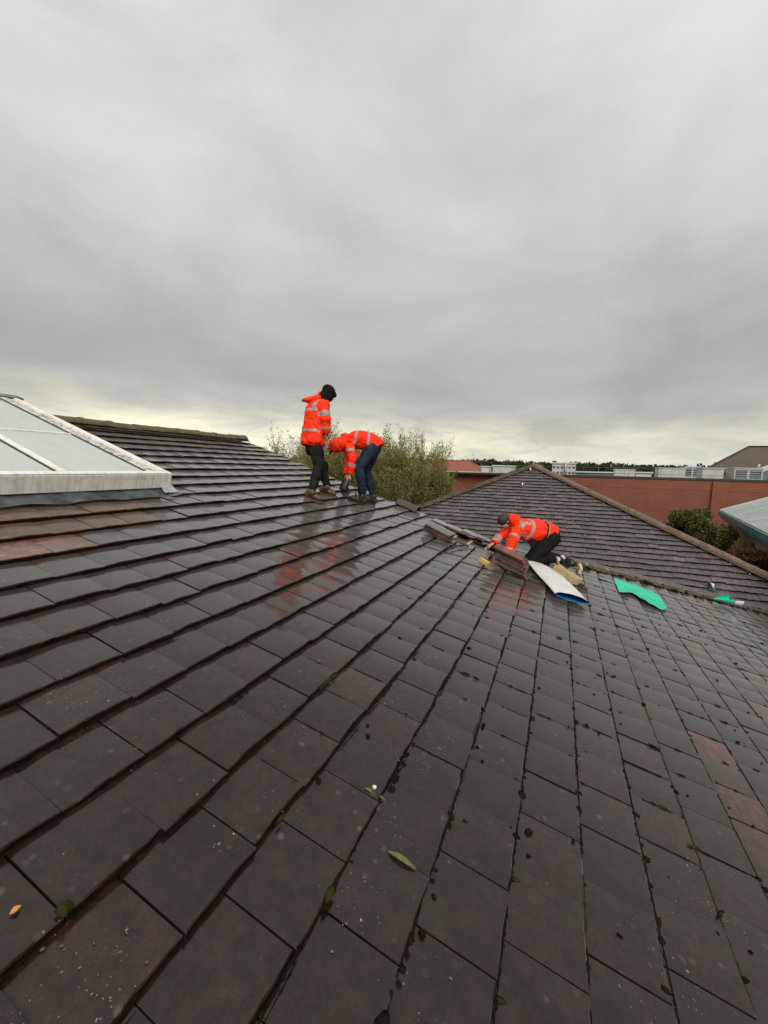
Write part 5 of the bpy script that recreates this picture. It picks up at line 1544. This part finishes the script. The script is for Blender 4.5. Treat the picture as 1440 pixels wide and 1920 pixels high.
# mineral wool offcut
M['wool'] = simple('mineral_wool', (0.42, 0.30, 0.13), (0.62, 0.48, 0.26), 0.95, 9.0, 1.0, 60.0, 0.03)
def wool():
    a, c = on_roof(1040, 1074), on_roof(1083, 1097)
    ax = np.array(c)-np.array(a); L = np.linalg.norm(ax); ax /= L; sd = np.cross(E_N, ax)
    b = MB(); nx, ny, nz = 22, 8, 6; idx = {}
    V = []; F = []
    def vid(i, j, k):
        if (i, j, k) not in idx:
            x, y, z = i/nx, j/ny-0.5, k/nz
            w = 0.20*(1-0.18*math.sin(x*6)); h = 0.115+0.02*math.sin(x*5+1)-0.04*max(0, x-0.8)
            p = np.array(a)+ax*(x*L)+sd*(y*w)+E_N*(0.01+z*h)
            q_ = noise.noise_vector(Vector(p*9.0))
            V.append(p+np.array(q_)*0.020+np.array(noise.noise_vector(Vector(p*26.0)))*0.008); idx[(i, j, k)] = len(V)-1
        return idx[(i, j, k)]
    for i in range(nx):
        for j in range(ny):
            for k in (0, nz): F.append((vid(i, j, k), vid(i+1, j, k), vid(i+1, j+1, k), vid(i, j+1, k)))
    for i in range(nx):
        for k in range(nz):
            for j in (0, ny): F.append((vid(i, j, k), vid(i+1, j, k), vid(i+1, j, k+1), vid(i, j, k+1)))
    for j in range(ny):
        for k in range(nz):
            for i in (0, nx): F.append((vid(i, j, k), vid(i, j+1, k), vid(i, j+1, k+1), vid(i, j, k+1)))
    b.add(V, F, 0, True)
    b.obj('insulation_offcut', M['wool'], None, label='yellow mineral wool offcut lying behind the grey membrane roll', cat='insulation')
wool()
b = MB()
pa, pb = np.array(on_roof(1083, 1066)), np.array(on_roof(1089, 1088)); ax = pb-pa; L = np.linalg.norm(ax); ax /= L; sd = np.cross(E_N, ax)
b.bevbox((0, -0.025, 0.0), (L*0.5, 0.025, 0.11), 0.004, 0, lambda x, y, z: pa+ax*x+sd*y+E_N*z)
b.obj('timber_block', simple('pale_timber', (0.55, 0.42, 0.25), (0.66, 0.54, 0.36), 0.7, 10.0), None, label='pale timber block standing at the end of the mineral wool', cat='timber')
b = MB()
pa, pb = np.array(on_roof(899, 1052)), np.array(on_roof(914, 1061)); ax = pb-pa; L = np.linalg.norm(ax); ax /= L; sd = np.cross(E_N, ax)
b.bevbox((0, -0.03, 0.0), (L, 0.03, 0.06), 0.003, 0, lambda x, y, z: pa+ax*x+sd*y+E_N*z)
b.obj('timber_offcut', simple('yellow_timber', (0.55, 0.36, 0.10), (0.66, 0.46, 0.17), 0.6, 10.0), None, label='short yellow timber offcut propped against the tall tile stack', cat='timber')
# slater's hammer
t = empty('slate_hammer', tuple(on_roof(862, 1026)), 'dark slate hammer lying on the tiles between two stacks', 'hammer')
p0, p1, p2 = [np.array(on_roof(*q)) for q in ((848, 1029.5), (860, 1025), (872, 1024.5))]
b = MB(); b.tube([p0+E_N*0.015, p1+E_N*0.022, p2+E_N*0.02], [0.017, 0.013, 0.012], 8); b.obj('handle', M['tool'], t)
hx = np.cross(E_N, p2-p0); hx /= np.linalg.norm(hx)
b = MB(); b.tube([p2-hx*0.05+E_N*0.02, p2+E_N*0.022, p2+hx*0.09+E_N*0.02, p2+hx*0.15+E_N*0.008], [0.018, 0.016, 0.011, 0.004], 8); b.obj('head', M['tool'], t)
# broken tile pieces
fr_ = random.Random(8)
for i, (px, py, red_) in enumerate(((1088, 1098, 1), (1078, 1089, 0), (1092, 1103, 1), (1082, 1094, 0), (1000, 1052, 1), (990, 1046, 1))):
    c = np.array(on_roof(px, py)); b = MB(); n = 5; rr = [fr_.uniform(0.05, 0.10) for _ in range(n)]
    V = []
    for z in (0.004, 0.028):
        for k in range(n):
            a = 2*math.pi*k/n+i; V.append(c+E_U*(math.cos(a)*rr[k])+np.array([0, 1, 0])*(math.sin(a)*rr[k]*0.7)+E_N*(z+0.02*math.cos(a+i)*0.5+0.006))
    b.add(V, [tuple(range(n-1, -1, -1)), tuple(range(n, 2*n))]+[(k, (k+1) % n, n+(k+1) % n, n+k) for k in range(n)])
    b.obj('tile_fragment', M['edge_red'] if red_ else M['edge'], None,
          label='broken piece of red tile beside the mineral wool' if red_ and px > 1050 else ('dark broken piece of tile under the mineral wool edge' if px > 1050 else 'broken red tile piece between the tall stack and the membrane roll'),
          cat='tile piece', group='broken tile pieces by the wool' if px > 1050 else 'broken tile pieces by the stack')

# green membrane scraps
M['green'] = simple('green_membrane', (0.0, 0.68, 0.40), (0.0, 0.56, 0.32), 0.30, 5.0, 0.6, 18.0, 0.02)
M['green_w'] = simple('white_membrane_back', (0.70, 0.70, 0.66), None, 0.6)
def green_sheet():
    top = np.array([on_roof(*q) for q in ((1150, 1084), (1172, 1091), (1196, 1100), (1213, 1107), (1221, 1107), (1226, 1112), (1237, 1119))])
    bot = np.array([on_roof(*q) for q in ((1160, 1113), (1172, 1114), (1184, 1115), (1199, 1125), (1215, 1134), (1232, 1143), (1241, 1146), (1250, 1142))])
    n, m_ = 46, 18; V = []
    def along(Cv, t):
        d = np.r_[0, np.cumsum(np.linalg.norm(np.diff(Cv, axis=0), axis=1))]; d /= d[-1]
        return np.array([np.interp(t, d, Cv[:, k]) for k in range(3)])
    for i in range(n+1):
        t = i/n; a, c = along(top, t), along(bot, t)
        for j in range(m_+1):
            q = j/m_; p = a*(1-q)+c*q
            cr = abs(noise.noise(Vector((t*7, q*3, 2.0))))*0.024+abs(noise.noise(Vector((t*16, q*7, 5.0))))*0.010
            lift = 0.022*q*q*(0.5+abs(math.sin(t*3.1+0.5)))*(1 if t < 0.85 else 0.5)
            fold = 0.030*math.exp(-((q-0.42+0.1*math.sin(t*6))/0.035)**2)
            V.append(p+E_N*(0.004+cr+lift-fold*0.6))
    F = [(i*(m_+1)+j, (i+1)*(m_+1)+j, (i+1)*(m_+1)+j+1, i*(m_+1)+j+1) for i in range(n) for j in range(m_)]
    b = MB(); b.add(V, F, 0, True); b.add([v_-E_N*0.0025 for v_ in V], [tuple(reversed(f)) for f in F], 0, True)
    b.obj('membrane_scrap', M['green'], None, label='large crumpled bright green membrane scrap lying on the tiles', cat='membrane')
green_sheet()
def small_scrap():
    a = np.array(on_roof(1339, 1125, 0.05)); c = np.array(on_roof(1374, 1136, 0.05)); ax = c-a; L = np.linalg.norm(ax); ax /= L; sd = np.cross(E_N, ax)
    b = MB(); V = []; n, m_ = 14, 14
    for i in range(n+1):
        t = i/n; r = 0.02+0.16*t
        for j in range(m_+1):
            th = math.pi*(-0.65+1.25*j/m_)
            V.append(a+ax*(t*L)+sd*(-math.sin(th)*r)+E_N*(0.02+r*(1-math.cos(th))*0.75))
    F = [(i*(m_+1)+j, (i+1)*(m_+1)+j, (i+1)*(m_+1)+j+1, i*(m_+1)+j+1) for i in range(n) for j in range(m_)]
    b.add(V, F, 0, True)
    for k, f in enumerate(F):
        if f[0]//(m_+1) > n-5 and (f[0] % (m_+1)) > m_-7: b.m[k] = 1
    b.add([np.array(v_)-E_N*0.002+np.array([0, 0.002, 0]) for v_ in V], [tuple(reversed(f)) for f in F], 1, True)
    b.obj('membrane_scrap', [M['green'], M['green_w']], None, label='small curled green and white membrane scrap on the mossy hip', cat='membrane')
small_scrap()

# ------------------------------------------------------------------ moss, lichen, leaves
import bmesh
bm = bmesh.new(); bmesh.ops.create_icosphere(bm, subdivisions=2, radius=1.0); bm.verts.ensure_lookup_table()
IV = np.array([v.co for v in bm.verts]); IF = [tuple(v.index for v in f.verts) for f in bm.faces]; bm.free()
bm = bmesh.new(); bmesh.ops.create_icosphere(bm, subdivisions=1, radius=1.0); bm.verts.ensure_lookup_table()
IV1 = np.array([v.co for v in bm.verts]); IF1 = [tuple(v.index for v in f.verts) for f in bm.faces]; bm.free()
def surf_w(u, v):
    """height of the tile surface above the reference plane"""
    fr = u-math.ceil(u); return fr*G*math.tan(DE)
def blob(b, u, v, su, sv, sw, seed, hi=False, rz=0.0, m=0, sink=0.25, extra=0.0):
    V0, F0 = (IV, IF) if hi else (IV1, IF1)
    r = np.random.default_rng(seed)
    k = 1+r.uniform(-0.34, 0.34, size=(len(V0), 1))
    P_ = V0*k
    c = rp(u, v, surf_w(u, v)+sw*(1-sink)*0.6+extra)
    ca, sa_ = math.cos(rz), math.sin(rz)
    x = P_[:, 0]*su; y = P_[:, 1]*sv
    V = c+np.outer(x*ca-y*sa_, E_U)+np.outer(x*sa_+y*ca, [0, 1.0, 0])+np.outer(P_[:, 2]*sw, E_N)
    b.add(V, F0, m, True)
mr = random.Random(55)
b = MB(); cnt = 0
for n in range(4, U_EAVE):
    dens = min(1.0, max(0.0, (n-4)/5.0))
    v = 1.0
    while v < vmax(n)-0.3:
        step = mr.expovariate(1.0)*(0.5 if n > 7 else 0.8)/max(dens, 0.15)*(1.6 if n > 13 else 1.0)
        if n < 4: step *= 3
        v += step+0.03
        if skip_main(n, v) or v > vmax(n): continue
        s = mr.lognormvariate(math.log(0.0085), 0.45)
        s = min(s*0.85, 0.018)
        blob(b, n+mr.uniform(0.0, 0.05), v, s*mr.uniform(0.8, 1.6), s*mr.uniform(0.8, 2.2), s*0.7, mr.randrange(10**6), False, mr.uniform(-0.4, 0.4), 1 if mr.random() < 0.12 else 0, 0.25, 0.026 if n > 6 else 0.006*max(0, n-3)); cnt += 1
# continuous moss and dirt filling the nose lines
def ribbon(b, pts, hw, up, dirv, m=0):
    V = []
    for p, h, t in zip(pts, hw, up): V += [p-dirv*h*0.6-E_N*0.004, p+E_N*t, p+dirv*h-E_N*0.012]
    b.add(V, [(3*i+j, 3*i+3+j, 3*i+4+j, 3*i+1+j) for i in range(len(pts)-1) for j in range(2)], m, True)
for n in range(2, U_EAVE):
    thr0 = 0.75-0.70*min(1.0, max(0.0, (n-2)/7.0)); run = []
    stp = 0.013; steps = int((vmax(n)-0.2-0.5)*G/stp)
    for i in range(steps+1):
        v = 0.5+i*stp/G
        near = max(0.0, 1-v/9.0); thr = thr0+0.30*near
        on = abs(noise.noise(Vector((v*0.9, n*7.3, 0.5))))*1.6+0.15*mr.random() > thr and not skip_main(n, v)
        if on: run.append(v)
        if (not on or i == steps) and run:
            if len(run) > 2:
                k = len(run)
                amp = [max(0.0, min(1.0, min(q, k-1-q)/2.0)) for q in range(k)]
                ribbon(b, [rp(n+0.004/G, v_, 0.0)+np.array([0, 0, mr.uniform(-0.002, 0.001)]) for v_ in run], [a_*min(0.013, mr.lognormvariate(math.log(0.0058), 0.55))*min(1.0, 0.30+v_/11.0)+0.0015 for a_, v_ in zip(amp, run)], [a_*mr.uniform(0.001, 0.005)-0.004*(1-a_) for a_ in amp], E_U, 1 if mr.random() < 0.22 else 0)
            run = []
for n in range(5, U_EAVE):
    for k in range(1, 40):
        v = PH(n)/G+k*1.035
        if v > vmax(n)-0.2 or v < 0.5 or skip_main(n, v) or mr.random() < 0.35: continue
        u0_, u1_ = sorted((mr.random(), mr.random())); 
        if u1_-u0_ < 0.15: continue
        us_ = np.arange(n-1+0.06+0.9*u0_, n-1+0.06+0.9*u1_, 0.07)
        if len(us_) < 3: continue
        ribbon(b, [rp(x, v, surf_w(x, v)-0.002) for x in us_], [min(0.009, mr.lognormvariate(math.log(0.0034), 0.45)) for _ in us_], [mr.uniform(0.001, 0.0035) for _ in us_], np.array([0, 1.0, 0]), 0)
# in the side joints
for _ in range(500):
    n = int(mr.triangular(4, 27, 12)); k = mr.randrange(2, 38)
    v = PH(n)/G+k*1.035
    if v > vmax(n)-0.3 or v < 1 or skip_main(n, v): continue
    u = n-1+mr.uniform(0.1, 0.98)
    s = min(0.016, mr.lognormvariate(math.log(0.0065), 0.4))
    blob(b, u, v+mr.gauss(0, 0.012), s*mr.uniform(1.2, 3.2), s*mr.uniform(0.6, 1.0), s*0.6, mr.randrange(10**6), False, mr.uniform(-0.15, 0.15), 1 if mr.random() < 0.15 else 0)
# scattered crumbs on the tile faces, thicker down the slope and near the hip
for _ in range(230):
    u = mr.triangular(5, 28, 18); v = mr.uniform(2, 40)
    if v > vmax(u)-0.4 or skip_main(math.ceil(u), v): continue
    if u < 9 and mr.random() < 0.6: continue
    s = min(0.022, mr.lognormvariate(math.log(0.0075), 0.5))
    blob(b, u, v, s*mr.uniform(0.8, 1.5), s*mr.uniform(0.8, 1.5), s*0.6, mr.randrange(10**6), False, mr.uniform(0, 3), 1 if mr.random() < 0.05 else 0)
# heavy moss along the hip and the wing gutter
for _ in range(420):
    u = mr.uniform(9.5, 28.5); v = vmax(u)+mr.gauss(0.25, 0.28)
    s = min(0.05, mr.lognormvariate(math.log(0.018), 0.5))
    blob(b, u, v, s*1.2, s*1.4, s*0.7, mr.randrange(10**6), False, mr.uniform(0, 3), 1 if mr.random() < 0.3 else 0, 0.25, 0.01)
b.obj('moss', [M['moss'], M['moss_g']], None, label='dark moss growing along the tile joints and the bare hip', cat='moss', kind='stuff')
# bigger clumps lying on the tiles, each one its own thing
clumps = [(692, 1375, .022, .016), (600, 1455, .024, .018), (692, 1353, .016, .012), (910, 1352, .020, .016), (908, 1358, .018, .014), (898, 1394, .017, .014), (907, 1421, .014, .012), (875, 1534, .021, .015),
          (1115, 1300, .017, .014), (1103, 1355, .016, .013), (1166, 1353, .017, .014), (1167, 1407, .018, .015), (1001, 1338, .016, .013), (1224, 1368, .018, .012), (1362, 1353, .024, .016), (1385, 1389, .024, .015),
          (1404, 1335, .022, .014), (1430, 1342, .022, .014), (1292, 1487, .012, .010), (1165, 1751, .020, .015), (1075, 1577, .014, .012), (818, 1673, .017, .014), (797, 1740, .026, .018), (958, 1551, .012, .009),
          (995, 1597, .018, .013), (1084, 1423, .013, .010), (1064, 1241, .016, .014), (1077, 1199, .016, .012), (1360, 1702, .014, .010), (1345, 1720, .011, .008), (1412, 1778, .014, .009), (1250, 1858, .026, .013)]
for i, (px, py, a, c) in enumerate(clumps):
    b = MB(); u, v = uv_of(on_roof(px, py))
    blob(b, u, v, a*0.58, c*0.58, c*0.5, 900+i, True, mr.uniform(-0.6, 0.6)); b.obj('moss_clump', M['moss'], None, label='small dark brown moss clump lying on the wet tiles', cat='moss clump', group='loose moss clumps on the tiles')
for i, (px, py, a, c, lab) in enumerate(((120, 1707, .024, .022, 'round olive moss cushion at a tile corner by the orange leaf'), (970, 1640, .030, .012, 'green moss tuft in a tile joint near the pale lichen ring'), (1302, 1590, .040, .010, 'long green moss tuft hanging in a tile joint below the reddish tiles'),
                             (1222, 1680, .034, .009, 'slender green moss sprig across a tile corner'), (938, 1862, .034, .011, 'green moss sprig curling over a tile nose'), (1085, 1410, .030, .010, 'green moss tuft running down a tile nose line'), (1002, 1340, .020, .012, 'short green moss tuft beside a brown clump'))):
    b = MB(); u, v = uv_of(on_roof(px, py))
    blob(b, u, v, a*0.8, c*0.8, c*0.6, 300+i, True, 0.3 if i else 0); b.obj('moss_tuft', M['moss_g'], None, label=lab, cat='moss tuft')
# pale lichen flakes
b = MB(); lr = random.Random(4)
cl_px = [(785, 1545, 34, 26), (230, 1277, 26, 10), (640, 1430, 40, 16), (420, 1375, 60, 18), (200, 1532, 45, 22), (390, 1560, 60, 18), (560, 1540, 50, 10), (700, 1440, 40, 18), (860, 1680, 40, 12), (640, 1680, 50, 10), (120, 1740, 60, 12), (240, 1800, 60, 10), (840, 1800, 40, 10), (420, 1480, 60, 12), (580, 1350, 50, 10), (740, 1420, 20, 10), (1180, 1490, 90, 12), (1060, 1700, 70, 10), (700, 1700, 70, 12), (300, 1400, 80, 10)]
for px, py, rr, n in cl_px:
    for k in range(n if rr == 34 else int(n*0.6)):
        if rr == 34: a = lr.uniform(0, 6.28); q = (px+math.cos(a)*rr*lr.uniform(0.5, 1.1), py+math.sin(a)*rr*lr.uniform(0.5, 1.1))
        else: q = (px+lr.gauss(0, rr*0.6), py+lr.gauss(0, rr*0.5))
        u, v = uv_of(on_roof(*q)); s = min(0.0048, lr.lognormvariate(math.log(0.0032), 0.45))*(1.7 if rr == 34 else 1.0)
        blob(b, u, v, s*lr.uniform(0.7, 1.5), s*lr.uniform(0.7, 1.5), 0.0007, lr.randrange(10**6), False, lr.uniform(0, 3), 0, 1.0, -0.0012)
for _ in range(130):
    u = lr.uniform(3.5, 20); v = lr.uniform(1.5, 14); s = min(0.005, lr.lognormvariate(math.log(0.0024), 0.5))
    if v > vmax(u): continue
    blob(b, u, v, s*lr.uniform(0.7, 1.6), s*lr.uniform(0.7, 1.6), 0.0006, lr.randrange(10**6), False, lr.uniform(0, 3), 0, 1.0, -0.0012)
b.obj('lichen', simple('pale_lichen', (0.055, 0.049, 0.040), (0.25, 0.235, 0.195), 0.9, 14.0, lo=0.40, hi=0.68), None, label='pale grey lichen flakes speckling the near tiles', cat='lichen', kind='stuff')
# fallen leaves
def leaf(p0, p1, wid, mat_, name, label, lift=0.005):
    a, c = np.array(on_roof(*p0)), np.array(on_roof(*p1))
    a, c = [np.array(on_roof(*q, surf_w(*uv_of(p)))) for q, p in ((p0, a), (p1, c))]
    ax = c-a; L = np.linalg.norm(ax); ax /= L; sd = np.cross(E_N, ax)
    b = MB(); V = []; n = 12
    for i in range(n+1):
        t = i/n; w = wid*math.sin(math.pi*t)**0.8*(1.1-0.4*t)*(1+0.06*math.sin(t*31)) if 0 < i < n else 0.0006
        z = lift+0.4*wid*math.sin(math.pi*t)
        V += [a+ax*t*L+sd*(-w)+E_N*(z+0.25*w), a+ax*t*L+E_N*z, a+ax*t*L+sd*w+E_N*(z+0.2*w)]
    F = []
    for i in range(n):
        for j in range(2): F.append((i*3+j, (i+1)*3+j, (i+1)*3+j+1, i*3+j+1))
    b.add(V, F, 0, True); b.add([np.array(v_)-E_N*0.0012 for v_ in V], [tuple(reversed(f)) for f in F], 0, True)
    b.obj(name, mat_, None, label=label, cat='leaf')
gl = simple('green_leaf', (0.075, 0.095, 0.012), (0.14, 0.16, 0.030), 0.45, 60.0)
leaf((683, 1479), (722, 1502), 0.013, gl, 'fallen_leaf', 'green leaf with a white petal on it, at a tile joint')
leaf((727, 1597), (780, 1632), 0.013, gl, 'fallen_leaf', 'green leaf lying alone below the pale lichen ring')
leaf((18, 1716), (40, 1699), 0.008, simple('orange_leaf', (0.50, 0.20, 0.03), (0.62, 0.30, 0.06), 0.5, 60.0), 'fallen_leaf', 'tiny orange leaf near the moss cushion', 0.004)
b = MB(); u, v = uv_of(on_roof(700, 1480)); blob(b, u, v, 0.010, 0.009, 0.007, 77, True, 0, 0, 0.2, 0.016); b.obj('petal', M['green_w'], None, label='white petal resting on the green leaf', cat='petal')
# mortar crumbs on the wing roof
b = MB(); cr = random.Random(6)
for _ in range(170):
    u = cr.uniform(0.6, 9.0); s = cr.uniform(-u*cb, u*cb); sz = cr.uniform(0.006, 0.020)
    if cr.random() < 0.45: s = -u*cb+abs(cr.gauss(0, 0.45)) if cr.random() < 0.75 else u*cb-abs(cr.gauss(0, 0.35))
    c = wp(u, s, 0.0); b.add(IV1*np.array([sz*1.4, sz*1.2, sz*0.7])+c, IF1, 0, True)
for px, py, a in ((1098, 1057, 0.5), (1136, 1066, 0.6), (1172, 1079, 0.5), (1208, 1090, 0.6), (1308, 1117, 0.4)):
    p = wing_hit(px, py); q_ = wing_hit(px+4*a*2, py+9*a); b.tube([p+W_N*0.03, q_+W_N*0.02], 0.012, 5)
b.obj('mortar_crumbs', simple('mortar_crumb', (0.45, 0.42, 0.38), (0.6, 0.57, 0.52), 0.9, 30.0), None, label='pale mortar crumbs scattered over the plum brown hip roof', cat='mortar', kind='stuff')
